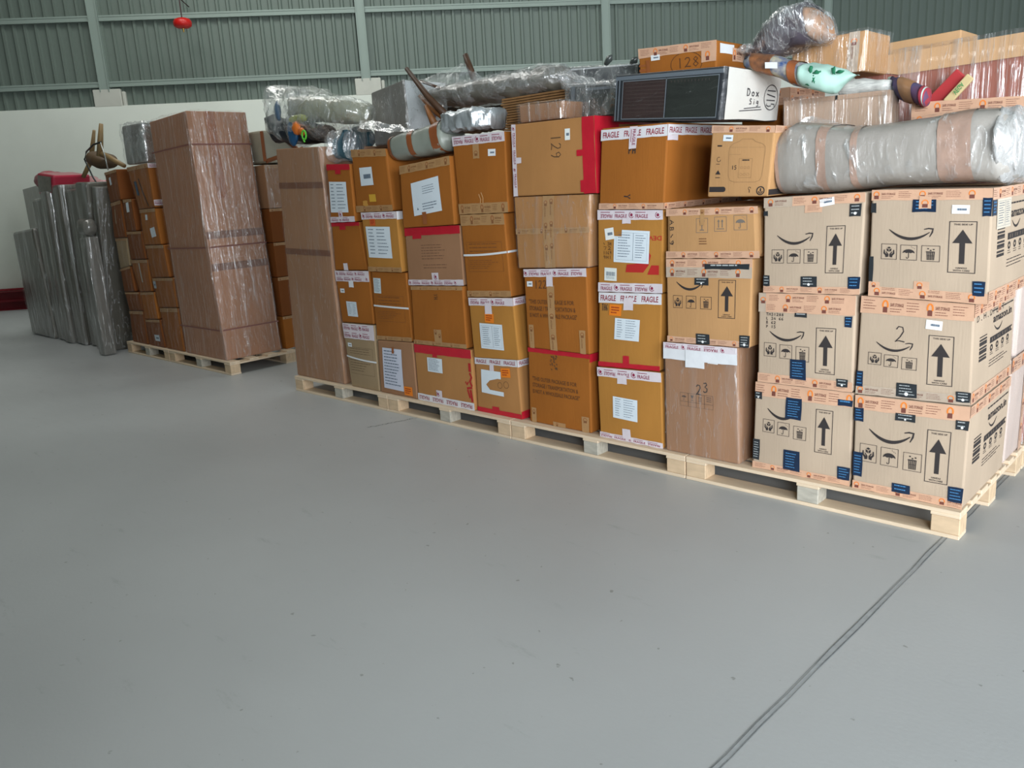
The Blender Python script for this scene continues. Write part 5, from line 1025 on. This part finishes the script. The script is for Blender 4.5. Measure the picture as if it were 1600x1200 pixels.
blob('blue_toy', (-5.623, 3.600, 1.989), .075, mat('toy_blue', (36, 88, 130), rough=.4), t, 1, (.8, .4, 1.2))
blob('yellow_toy', (-5.532, 3.600, 2.082), .075, mat('toy_yellow', (168, 176, 62), rough=.4), t, 2, (1.5, .5, .42))
blob('orange_toy', (-5.510, 3.560, 2.015), .048, mat('toy_orange', (214, 116, 44), rough=.4), t, 3, (1, .5, 1)); blob('orange_toy', (-5.424, 3.550, 1.981), .03, MATS['toy_orange'], t, 5, (1, .6, 1)); blob('blue_toy', (-5.832, 3.620, 2.167), .06, MATS['toy_blue'], t, 7, (.5, .4, 1.2))
c0 = Vector((-5.373, 3.530, 1.954)); MB().tube([c0 + Vector((.026 * math.cos(a * math.pi / 6), 0, .032 * math.sin(a * math.pi / 6))) for a in range(13)], .007, 6).build('green_ring', mat('toy_green', (96, 200, 64), rough=.4), t, True)
MB().tube([(-5.394, 3.530, 1.937), (-5.375, 3.530, 1.904)], .007, 6).build('green_ring', MATS['toy_green'], t, True)
lofted('film_cover', st, film('film_toys', haze=.22, streak=.6, tint=(220, 225, 222), scale=8, stretch=(1, 1, .35), strength=1.), t, e=2.2, wob=.03, sc=7, sub=6, n=28, label='loose clear film cover')
sheet('film_fold', [(-5.597, 3.560, 2.251), (-5.392, 3.560, 2.286), (-5.282, 3.560, 2.255), (-5.371, 3.540, 2.159), (-5.527, 3.540, 2.108)], [(0, 1, 2, 3, 4)], film_b, t, wob=.02)

# teal bag in film, next to it, and the slatted rack behind
t = thing('wrapped_teal_bag', (-5.137, 3.750, 1.758), 'teal bag in clear film behind the smallest top box of the narrow stacks', 'bag')
lofted('teal_bag', [((-5.099, 3.620, 1.918), (-5.079, 3.620, 1.770), .04), ((-5.051, 3.680, 1.959), (-5.055, 3.680, 1.763), .08), ((-5.160, 3.900, 1.988), (-5.171, 3.900, 1.823), .09), ((-5.119, 3.960, 1.957), (-5.121, 3.960, 1.847), .04)], mat('teal_cloth', (58, 92, 104), rough=.6, noise_amt=.5, noise_scale=6), t, e=2.4, wob=.02)
lofted('film_cover', [((-5.146, 3.560, 1.922), (-5.138, 3.560, 1.757), .03), ((-5.079, 3.580, 1.969), (-5.075, 3.580, 1.740), .08), ((-5.034, 3.660, 1.983), (-5.046, 3.660, 1.745), .10), ((-5.191, 3.950, 2.009), (-5.209, 3.950, 1.806), .10), ((-5.112, 3.980, 1.966), (-5.117, 3.980, 1.837), .05)], film_a, t, e=2.2, wob=.02, sc=9, sub=6, label='clear film cover')
t = thing('slatted_rack', (-5.189, 4.100, 1.860), 'dark slatted rack with pale bars low behind the grey parcel and the small brown box', 'rack')
a, b = Vector((-5.174, 4.100, 1.958)), Vector((-4.786, 4.100, 1.821))
MB().box(a.x, b.x, 4.1, 4.13, 1.812, a.z).build('back_panel', mat('rack_dark', (44, 48, 56), rough=.5), t)
for k in range(8): x = a.x + .02 + (b.x - a.x - .05) * k / 7; MB().box(x, x + .008, 4.085, 4.098, 1.815, a.z).build('bar', mat('rack_bar', (128, 132, 136), rough=.4), t)
t = MB().box(Vector((-5.332, 4.150, 1.976)).x, Vector((-5.245, 4.150, 1.969)).x, 4.15, 4.17, 1.812, Vector((-5.332, 4.150, 1.976)).z).build('pale_board', mat('pale_board', (168, 168, 150), rough=.7)); props(t, 'narrow pale board standing between the teal bag and the slatted rack', 'board')

# rolls, parcels and cartons above the cooker box
q = Q4((-2.041, 4.140, 1.897), (-1.942, 4.140, 1.904), (-1.939, 4.140, 1.738), (-2.039, 4.140, 1.747), 1.357); q = (q[0], -2.205, q[2], q[3], q[4], q[5], q[6], -2.205, q[8] + .01)
c = Carton('tan carton with padlock tape partly hidden between the cabinet and the wrapped framed panel', q, .42, OD, amp=.002); c.tape('safe', 0, 0, 1, .15, seed=120); c.tape('safe', 0, 0, 1, .13, face=c.right, seed=121)
q = Q4((-1.882, 3.960, 1.825), (-1.388, 3.960, 1.820), (-1.385, 3.960, 1.656), (-1.880, 3.960, 1.700), 1.402)
c = Carton('flat film-wrapped panel with raised wooden frame, standing behind the long white bundle', q, .12, mat('panel_beige', (182, 154, 132), rough=.6, noise_amt=.1, noise_scale=5), name='wrapped_framed_board', cat='board', amp=0)
W, H = c.front.W, c.front.H; d = P2().frame(0, 0, W, H, .02); d.rect(W * .50, 0, W * .525, H); put(c.front, d, .006, 'frame', mat('panel_frame', (170, 140, 118), rough=.6), c.root); c.wrap(film_box2, faces='frt', off=.012, lumps=.006)
q = Q4((-1.928, 4.120, 2.105), (-1.563, 4.120, 2.111), (-1.585, 4.120, 1.929), (-1.915, 4.120, 1.972), 1.93); q = (q[0], q[7], 1.935, q[5] - .01, 1.93) + q[5:]
c = Carton('film-wrapped tan carton above the wrapped panel, left of the big reddish carton', q, .31, CK, name='wrapped_carton', cat='box', amp=.004, bev=.012); c.tape('safeg', .78, 0, .92, 1, seed=122); c.wrap(film_box2, faces='frt', off=.008, lumps=.010)
q = Q4((-1.762, 4.500, 2.022), (-0.909, 4.500, 2.043), (-0.874, 4.500, 1.616), (-1.755, 4.500, 1.853), .1225)
red_c = cardboard('brick', (160, 98, 82), .3)
c = Carton('big reddish film-wrapped carton with a tan top flap, behind everything at the right edge', (q[0], q[7], q[2], -.87, q[4], -.87, q[6], q[7], q[8]), .75, red_c, name='wrapped_carton', cat='box', amp=.01)
W, H = c.front.W, c.front.H; d = P2(); n = 16
for i in range(n):
    a, b = i / n, (i + 1) / n; f = lambda u: .010 + .042 * min(1, u / .25) ** .7
    d.poly([(a * W, -.002), (b * W, -.002), (b * W, f(b) * H), (a * W, f(a) * H)])
put(c.front, d, .012, 'top_flap', cardboard('flap', (204, 164, 122)), c.root); c.wrap(film('film_reddish', haze=.06, streak=.55, scale=7, stretch=(2.2, 1, .10), strength=.8), faces='frlt', off=.020, lumps=.008)
pallet(-2.122, -.852, 4.46, 1.0, 'wooden pallet of the back row under the big reddish wrapped carton')
q = (5.30, -1.86, .1225, -1.2, .1225, -1.2, 2.2, -1.86, 2.16); q = Q4((-1.728, 4.900, 2.121), (-1.441, 4.900, 2.121), (-1.434, 4.900, 2.021), (-1.725, 4.900, 2.062))
pale_c = cardboard('flap', (204, 164, 122))
q = Q4((-1.646, 4.560, 2.077), (-1.346, 4.560, 2.076), (-1.344, 4.560, 2.038), (-1.644, 4.560, 2.034))
zz = (-1.588, 4.950, 2.142)[2]; xx = (-1.746, 4.950, 2.134)[0]
t0 = Carton('flat tan carton lying on the big reddish carton, its edge just showing', (4.92, xx, 2.055, xx + .36, 2.055, xx + .36, zz + .01, xx, zz), .30, pale_c, amp=0)
q = Q4((-1.299, 3.970, 1.756), (-0.870, 3.970, 1.735), (-0.863, 3.970, 1.635), (-1.295, 3.970, 1.684), 1.405); q = (q[0], q[1], q[2], -.845, q[4], -.845, q[6], q[7], q[8])
c = Carton('tan carton with padlock tape behind the gathered end of the white bundle', q, .40, CK, amp=.003); c.tape('safe', 0, 0, 1, .30, seed=123); c.tape('safe', 0, .28, .35, .5, seed=124, off=.0025); c.tape('safe', 0, 0, 1, .2, face=c.right, seed=125)
for k, (z0, z1, lb) in enumerate(((.1225, .62, 'lower film-wrapped pale carton behind the corner stack, at the right edge'), (.628, 1.38, 'upper film-wrapped pale carton behind the corner stack, at the right edge'))):
    c = Carton(lb, (4.12, -1.282, z0, -.862 + .01 * k, z0, -.862 + .01 * k, z1, -1.282, z1), .30, cardboard('pale_rosy', (206, 186, 176), .3), name='wrapped_carton', amp=.004, bev=.015)
    c.tape('safe', 0, 0, 1, .14, face=c.right, seed=130 + k); c.tape('safe', .82, 0, 1, 1, face=c.right, seed=133 + k, off=.0025); c.wrap(film_box, faces='fr', off=.006)

# tilted dark parcel under shiny film
st = [((-2.108, 4.000, 2.087), (-2.087, 4.000, 2.042), .03), ((-2.053, 4.000, 2.115), (-2.018, 4.000, 2.032), .08), ((-1.974, 4.000, 2.178), (-1.925, 4.000, 2.037), .12), ((-1.872, 4.000, 2.244), (-1.817, 4.000, 2.067), .16), ((-1.779, 4.000, 2.249), (-1.737, 4.000, 2.072), .16), ((-1.716, 4.000, 2.197), (-1.686, 4.000, 2.087), .10), ((-1.685, 4.000, 2.142), (-1.677, 4.000, 2.102), .04)]
t = thing('tilted_parcel', st[2][1], 'tilted dark and brown parcel in shiny film, the highest thing at the right', 'parcel')
lofted('dark_contents', [(T, B, h * .8) for T, B, h in st[:5]], mat('lilac_dark', (92, 84, 94), rough=.4, noise_amt=.45, noise_scale=7, col2=(58, 54, 62)), t, e=3.6, wob=.010)
lofted('brown_contents', [(Vector(T).lerp(Vector(B), .1), B, h * .8) for T, B, h in [st[4], st[5], st[6]]], mat('parcel_brown', (170, 130, 100), rough=.6), t, e=3.6)
lofted('film_cover', grow(st, .012), film('film_parcel', haze=.12, streak=.8, scale=7, stretch=(1.6, 1, .35), strength=1., lo=.52, hi=.74, sharp=.022, rot=.7), t, e=2.6, wob=.02, sc=8, sub=6, n=28, label='shiny clear film')
blob('film_knot', (-2.082, 3.950, 2.091), .035, film_b, t, 2, (1.2, .8, .6), .4)

# patterned roll with mint cloth
R_ = [((-1.964, 3.740, 2.014), (-1.957, 3.740, 1.968), .04), ((-1.936, 3.760, 2.034), (-1.922, 3.760, 1.953), .07), ((-1.851, 3.780, 2.012), (-1.843, 3.780, 1.922), .085), ((-1.767, 3.800, 1.985), (-1.765, 3.800, 1.880), .09), ((-1.709, 3.820, 1.967), (-1.707, 3.820, 1.862), .09)]
t = thing('rolled_rug', R_[3][1], 'patterned roll tied with brown tape and mint green printed cloth, above the wrapped panel', 'rolled rug')
pat = mat('rug_pattern', (190, 180, 150), rough=.8, noise_scale=26, col2=(40, 70, 120), noise_amt=.2); pat2 = mat('rug_pattern_brown', (170, 106, 60), rough=.6, noise_scale=22, col2=(70, 50, 40), noise_amt=.2)
lofted('rug_roll', R_, pat, t, e=2.2, wob=.008)
band('packing_tape', R_, 1.05, 2.2, pat2, t, e=2.2, wob=.006); band('packing_tape', R_, 3.1, 3.7, tape_b, t, e=2.2, wob=.004)
st = [((-1.712, 3.800, 1.966), (-1.710, 3.800, 1.862), .088), ((-1.662, 3.800, 1.960), (-1.667, 3.800, 1.843), .088), ((-1.589, 3.800, 1.942), (-1.596, 3.800, 1.819), .078), ((-1.526, 3.800, 1.920), (-1.562, 3.800, 1.815), .055), ((-1.481, 3.800, 1.901), (-1.507, 3.800, 1.864), .03), ((-1.464, 3.800, 1.891), (-1.474, 3.800, 1.876), .015)]
lofted('mint_cloth', st, mat('mint_cloth', (172, 208, 196), rough=.8, bump=.3, bump_scale=8), t, e=2.0, wob=.010, sc=8, label='mint green cloth with dark green print')
gr = mat('leaf_green', (24, 110, 76))
pts = [(-1.650, 3.715, 1.923), (-1.622, 3.712, 1.909), (-1.636, 3.712, 1.882), (-1.656, 3.720, 1.866), (-1.552, 3.726, 1.909), (-1.527, 3.735, 1.901)]
for i, p in enumerate(pts):
    p = Vector(p); blob('printed_leaf', p + Vector((0, .006, 0)), .014, gr, t, i * 3.3, (1.3, .35, .5) if i % 2 else (.7, .35, 1.1), .6, 6)
MB().tube([(-1.953, 3.700, 2.013), (-1.898, 3.700, 1.989)], .011, 6).build('handle_strap', mat('navy_strap', (40, 46, 60)), t, True)
d0 = Vector((-1.807, 3.660, 1.965)); lb = MB().add([d0 + Vector(v) for v in ((-.03, 0, .012), (.03, -.002, .004), (.03, 0, -.022), (-.03, .002, -.014))], [(0, 1, 2, 3)]).build('number_sticker', mat('sticker_white', (232, 234, 236), rough=.5), t)

# newspaper roll, wine roll and the red flat things
st = [((-1.633, 4.000, 1.873), (-1.623, 4.000, 1.826), .03), ((-1.604, 4.000, 1.889), (-1.593, 4.000, 1.820), .05), ((-1.508, 4.000, 1.879), (-1.500, 4.000, 1.820), .05), ((-1.403, 4.000, 1.856), (-1.402, 4.000, 1.817), .04)]
t = thing('newspaper_parcel', st[1][1], 'thin parcel in newspaper lying on the wrapped panel', 'parcel'); lofted('newspaper', st, mat('newsprint', (216, 216, 210), rough=.8, noise_scale=30, col2=(168, 168, 166), noise_amt=.2, stretch=(1, 1, 6)), t, e=2.2, wob=.008)
blob('printed_picture', Vector((-1.583, 3.965, 1.851)), .022, mat('news_picture', (110, 74, 60)), t, 2, (1.2, .5, .6), .3, 8)
st = [((-1.450, 4.020, 1.865), (-1.423, 4.020, 1.771), .05), ((-1.386, 3.950, 1.856), (-1.353, 3.950, 1.735), .08), ((-1.307, 3.880, 1.823), (-1.286, 3.880, 1.716), .08), ((-1.246, 3.840, 1.793), (-1.241, 3.840, 1.700), .07), ((-1.219, 3.820, 1.779), (-1.225, 3.820, 1.703), .05)]
st = [(Vector(T) + Vector((0, .10, .02)), Vector(B) + Vector((0, .10, .03)), h) for T, B, h in st]
t = thing('wine_red_roll', st[2][1], 'purple and wine-red cloth roll with brown tape, beside the wrapped panel', 'cloth roll')
lofted('cloth_roll', st, mat('purple_cloth', (110, 66, 92), rough=.85, noise_scale=9, col2=(70, 80, 120), noise_amt=.3), t, e=2.1, wob=.006); band('packing_tape', st, 1.2, 2.3, mat('tape_tan', (168, 124, 88), rough=.4), t, e=2.1, wob=.004); lofted('red_end', grow(st[3:], .006), mat('cloth_red', (160, 52, 68), rough=.8), t, e=2.1, wob=.003); band('white_hem', st, 3.6, 3.85, mat('cloth_mint', (206, 222, 214), rough=.8), t, e=2.1, g=.007, wob=.002); band('white_hem', st, .0, .35, MATS['cloth_mint'], t, e=2.1, g=.006, wob=.002)
def plank(name, a, b, w, th, m, label, cat):
    a, b = Vector(a), Vector(b); d = (b - a); u = d.normalized().cross(Vector((0, -1, 0))).normalized() * w / 2; k = Vector((0, th, 0))
    v = [a - u, a + u, a + u + k, a - u + k, b - u, b + u, b + u + k, b - u + k]; o = MB().add(v, [(0, 1, 2, 3), (4, 7, 6, 5), (0, 4, 5, 1), (1, 5, 6, 2), (2, 6, 7, 3), (3, 7, 4, 0)]).build(name, m); bevel(o, .004); return props(o, label, cat) and o
plank('red_flat_box', (-1.346, 4.380, 1.768), (-1.223, 4.380, 1.890), .062, .03, mat('box_red', (190, 62, 66), rough=.4, coat=.3, noise_amt=.2, noise_scale=8), 'red flat box leaning upright against the big reddish carton', 'box')
o = plank('wooden_strip', (-1.269, 4.340, 1.764), (-1.173, 4.340, 1.868), .038, .02, mat('strip_beige', (206, 186, 140), rough=.6), 'beige strip with green print leaning beside the red flat box', 'strip')
p0 = (Vector((-1.241, 4.330, 1.792)) + Vector((-1.190, 4.330, 1.845))) / 2
v, f = glyph('VEGA', True)
dx = (Vector((-1.169, 4.250, 1.841)) - Vector((-1.213, 4.250, 1.789))); up = dx.normalized().cross(Vector((0, -1, 0))) * -.022
mesh('green_print', [p0 + dx * (a - .5) * .8 + up * (b - .5) + Vector((0, -.004, 0)) for a, b in v], f, mat('ink_green', (50, 140, 80)), o)

# ------------------------------------------------------------ left group: silver box, chair, mattresses
q = Q4((-8.463, 3.500, 2.292), (-7.966, 3.500, 2.282), (-7.978, 3.500, 1.919), (-8.482, 3.500, 1.913)); q = (q[0], q[1], 1.925, q[3] - .03, 1.925, q[5] - .02, q[6], q[7], q[8])
c = Carton('silver-grey film-wrapped box standing on the small brown boxes beside the tallest carton', q, .42, plast_d, name='silver_parcel', cat='parcel', amp=.012, bev=.02); c.wrap(film('film_silver', haze=.25, streak=.7, scale=7, stretch=(1, 1, .3)), faces='frt', off=.010, lumps=.03)
t = thing('wooden_chair', (-9.251, 3.600, 1.969), 'light wooden chair upside down, legs in the air, left of the silver parcel', 'chair')
lw = mat('light_wood', (150, 124, 84), rough=.5, noise_amt=.15, noise_scale=4)
def bar(name, pts, r, m=lw, n=8): return MB().tube(pts, r, n).build(name, m, t, True)
bar('leg', [(-9.237, 3.620, 2.388), (-9.264, 3.600, 2.249), (-9.311, 3.580, 2.064)], [.020, .028, .034]); bar('leg', [(-9.923, 3.800, 2.378), (-10.024, 3.800, 2.241), (-10.026, 3.750, 2.067)], [.017, .024, .03]); bar('leg', [(-9.669, 3.650, 2.087), (-9.727, 3.600, 1.983), (-9.791, 3.550, 1.872)], [.030, .026, .022]); bar('leg', [(-9.318, 3.600, 2.091), (-9.010, 3.580, 2.013), (-8.686, 3.560, 1.930)], [.034, .028, .022])
lofted('seat', [((-9.873, 3.700, 2.141), (-9.862, 3.700, 2.044), .04), ((-9.705, 3.700, 2.143), (-9.736, 3.700, 1.995), .12), ((-9.490, 3.700, 2.101), (-9.526, 3.700, 1.942), .14), ((-9.360, 3.700, 2.039), (-9.383, 3.700, 1.948), .08)], mat('seat_brown', (92, 72, 50), rough=.6), t, e=2.4, wob=.004)
bk = mat('black_wire', (40, 44, 46), rough=.35, metal=.3)
MB().tube([(-9.009, 3.500, 2.185), (-9.219, 3.500, 2.175), (-9.440, 3.500, 2.120), (-9.529, 3.500, 2.047), (-9.372, 3.500, 1.846), (-9.065, 3.450, 1.691)], .009, 6).build('metal_rod', bk, t, True)
MB().tube([(-8.925, 3.460, 2.172), (-8.869, 3.460, 2.037), (-8.849, 3.460, 1.898)], .007, 6).build('metal_rod', mat('steel_rod', (170, 174, 172), rough=.3, metal=.6), t, True)
matt = mat('mattress_in_film', (104, 100, 90), rough=.32, noise_amt=.3, noise_scale=4, stretch=(1, 1, .4), bump=.5, bump_scale=9, bstretch=(1, 1, .3), coat=.8, coat_rough=.18)
film_m = film('film_mattress', haze=.04, streak=.8, scale=5, stretch=(1.4, 1.4, .06), strength=.9, rot=.03, sharp=.014, lo=.56, hi=.8)
ML = [(((-11.82, 3.32, 1.305)), ((-11.04, 3.32, 1.353)), ((-10.96, 3.32, 0)), ((-11.834, 3.32, 0)), 'low outer mattress in grey film at the far left end of the row'),
      (((-10.94, 3.34, 1.678)), ((-10.55, 3.34, 1.695)), ((-10.61, 3.34, 0)), ((-10.92, 3.34, 0)), 'thin slab in grey film just right of the low outer mattress'),
      (((-10.50, 3.30, 1.748)), ((-10.27, 3.30, 1.753)), ((-10.34, 3.30, 0)), ((-10.57, 3.30, 0)), 'slim mattress in grey film under the grey end of the pink bundle'),
      (((-10.23, 3.34, 1.817)), ((-9.99, 3.34, 1.809)), ((-10.02, 3.34, 0)), ((-10.30, 3.34, 0)), 'mattress in grey film below the middle of the pink bundle'),
      (((-9.95, 3.38, 1.750)), ((-9.53, 3.38, 1.745)), ((-9.72, 3.38, 0)), ((-9.98, 3.38, 0)), 'mattress with a sunken top between two taller ones'),
      (((-9.46, 3.33, 1.811)), ((-9.14, 3.33, 1.794)), ((-9.48, 3.33, 0)), ((-9.68, 3.33, 0)), 'tallest mattress in grey film, left of the chair rod'),
      (((-9.10, 3.36, 1.754)), ((-8.995, 3.36, 1.741)), ((-9.29, 3.36, 0)), ((-9.44, 3.36, 0)), 'last mattress on the right, against the small brown boxes')]
for TL, TR, BR, BL, lb in ML:
    xb0, xb1, xt0, xt1 = BL[0], BR[0], TL[0], TR[0]
    c = Carton(lb, (TL[1], xb0, .003, xb1, .003, xt1, TR[2], xt0, TL[2]), 1.1, matt, name='wrapped_mattress', cat='mattress', group='film-wrapped mattresses standing on edge', amp=.012, bev=.03); c.wrap(film_m, faces='fr', off=.004, lumps=.010)
q = Q4((-14.933, 4.460, 1.909), (-14.152, 4.460, 1.945), (-14.142, 4.460, -0.151), (-15.072, 4.460, -0.214), .003)
c = Carton('grey film-wrapped board behind the low outer mattress, its square corner showing above', (4.46, q[7] - .0, .003, q[5], .003, q[5], q[6], q[7], q[8]), .12, plast_d, name='wrapped_board', cat='board', amp=.005)
st = [((-11.720, 3.750, 2.017), (-11.731, 3.750, 1.827), .10), ((-11.585, 3.800, 2.032), (-11.578, 3.800, 1.874), .16), ((-11.470, 3.900, 1.999), (-11.460, 3.900, 1.889), .2), ((-11.196, 3.950, 1.952), (-11.187, 3.950, 1.882), .2), ((-10.699, 3.950, 1.890), (-10.696, 3.950, 1.852), .15), ((-10.326, 3.950, 1.835), (-10.339, 3.950, 1.806), .08)]
t = thing('pink_bundle', st[3][1], 'pink and red bundle in film lying on top of the mattresses', 'bundle')
lofted('pink_cloth', st, mat('pink_cloth', (178, 34, 60), rough=.3, noise_scale=7, col2=(186, 120, 126), noise_amt=.2, coat=.6, bump=.4, bump_scale=12), t, e=2.2, wob=.02, sc=5)
cc = Carton('x', Q4((-10.586, 3.340, 1.968), (-10.089, 3.340, 1.914), (-10.152, 3.340, 1.723), (-10.658, 3.340, 1.728)), .4, mat('pink_film', (178, 40, 66), rough=.35, coat=.6), amp=.01, bev=.03)
F = cc.front; gp = put(F, P2().patch(.08 * F.W, .10 * F.H, .92 * F.W, .90 * F.H, 3, 3), .004, 'grey_end', mat('grey_end', (132, 124, 112), rough=.4, noise_amt=.45, noise_scale=8, coat=.4), cc.root)
for o_ in (cc.body, gp): o_.parent = t; o_.location = cc.root.location - t.location
cc.body.name = 'padded_end'; bpy.data.objects.remove(cc.root)
c = Carton('narrow silver slab in front of the last mattress', (3.19, -9.22, .003, -9.06, .003, -9.02, 1.25, -9.20, 1.24), .13, plast_d, name='wrapped_slab', cat='slab', amp=.01, bev=.03); c.wrap(film_m, faces='fr', off=.004, lumps=.01)
st = [(Vector((-9.24, 3.26, 1.39)), Vector((-9.24, 3.26, 1.29)), .04), (Vector((-9.20, 3.26, 1.43)), Vector((-9.20, 3.26, 1.262)), .07), (Vector((-9.05, 3.26, 1.43)), Vector((-9.05, 3.26, 1.262)), .07), (Vector((-9.01, 3.26, 1.39)), Vector((-9.01, 3.26, 1.30)), .04)]
t = lofted('silver_roll', st, plast_d, None, e=2.4, wob=.01); props(t, 'short rounded silver roll on top of the narrow silver slab', 'roll')
# stack seen through the gap beside the tallest carton
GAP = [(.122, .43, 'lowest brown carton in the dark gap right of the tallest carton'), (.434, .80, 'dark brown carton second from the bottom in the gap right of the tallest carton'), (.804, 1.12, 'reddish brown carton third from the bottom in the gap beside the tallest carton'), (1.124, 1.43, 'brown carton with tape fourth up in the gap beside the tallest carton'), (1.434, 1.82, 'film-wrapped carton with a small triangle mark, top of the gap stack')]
for i, (z0, z1, lb) in enumerate(GAP):
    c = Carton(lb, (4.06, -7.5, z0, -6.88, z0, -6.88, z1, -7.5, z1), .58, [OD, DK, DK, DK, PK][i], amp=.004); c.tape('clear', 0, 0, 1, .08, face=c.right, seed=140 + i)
    if i == 4: c.wrap(film_box, faces='r', off=.006)
t = thing('triangular_parcel', (-6.9, 4.1, 1.83), 'pale triangular parcel edged with brown tape in the gap beside the tallest carton', 'parcel')
v = [(-6.87, 4.08, 1.835), (-6.87, 4.52, 1.835), (-6.87, 4.50, 1.90), (-6.87, 4.20, 2.12), (-6.87, 4.06, 2.12)]; v2 = [(x - .4, y, z) for x, y, z in v]
bevel(MB().add(v + v2, [(0, 1, 2, 3, 4), (9, 8, 7, 6, 5), (0, 5, 6, 1), (1, 6, 7, 2), (2, 7, 8, 3), (3, 8, 9, 4), (4, 9, 5, 0)]).build('pale_body', mat('pale_parcel', (176, 170, 152), rough=.5, noise_amt=.15, noise_scale=8), t), .02)
for a, b in (((-6.862, 4.20, 2.11), (-6.862, 4.50, 1.90)), ((-6.862, 4.08, 1.85), (-6.862, 4.48, 1.96)), ((-6.862, 4.07, 1.85), (-6.862, 4.07, 2.11))): MB().tube([a, b], .018, 4).build('brown_tape', tape_b, t)
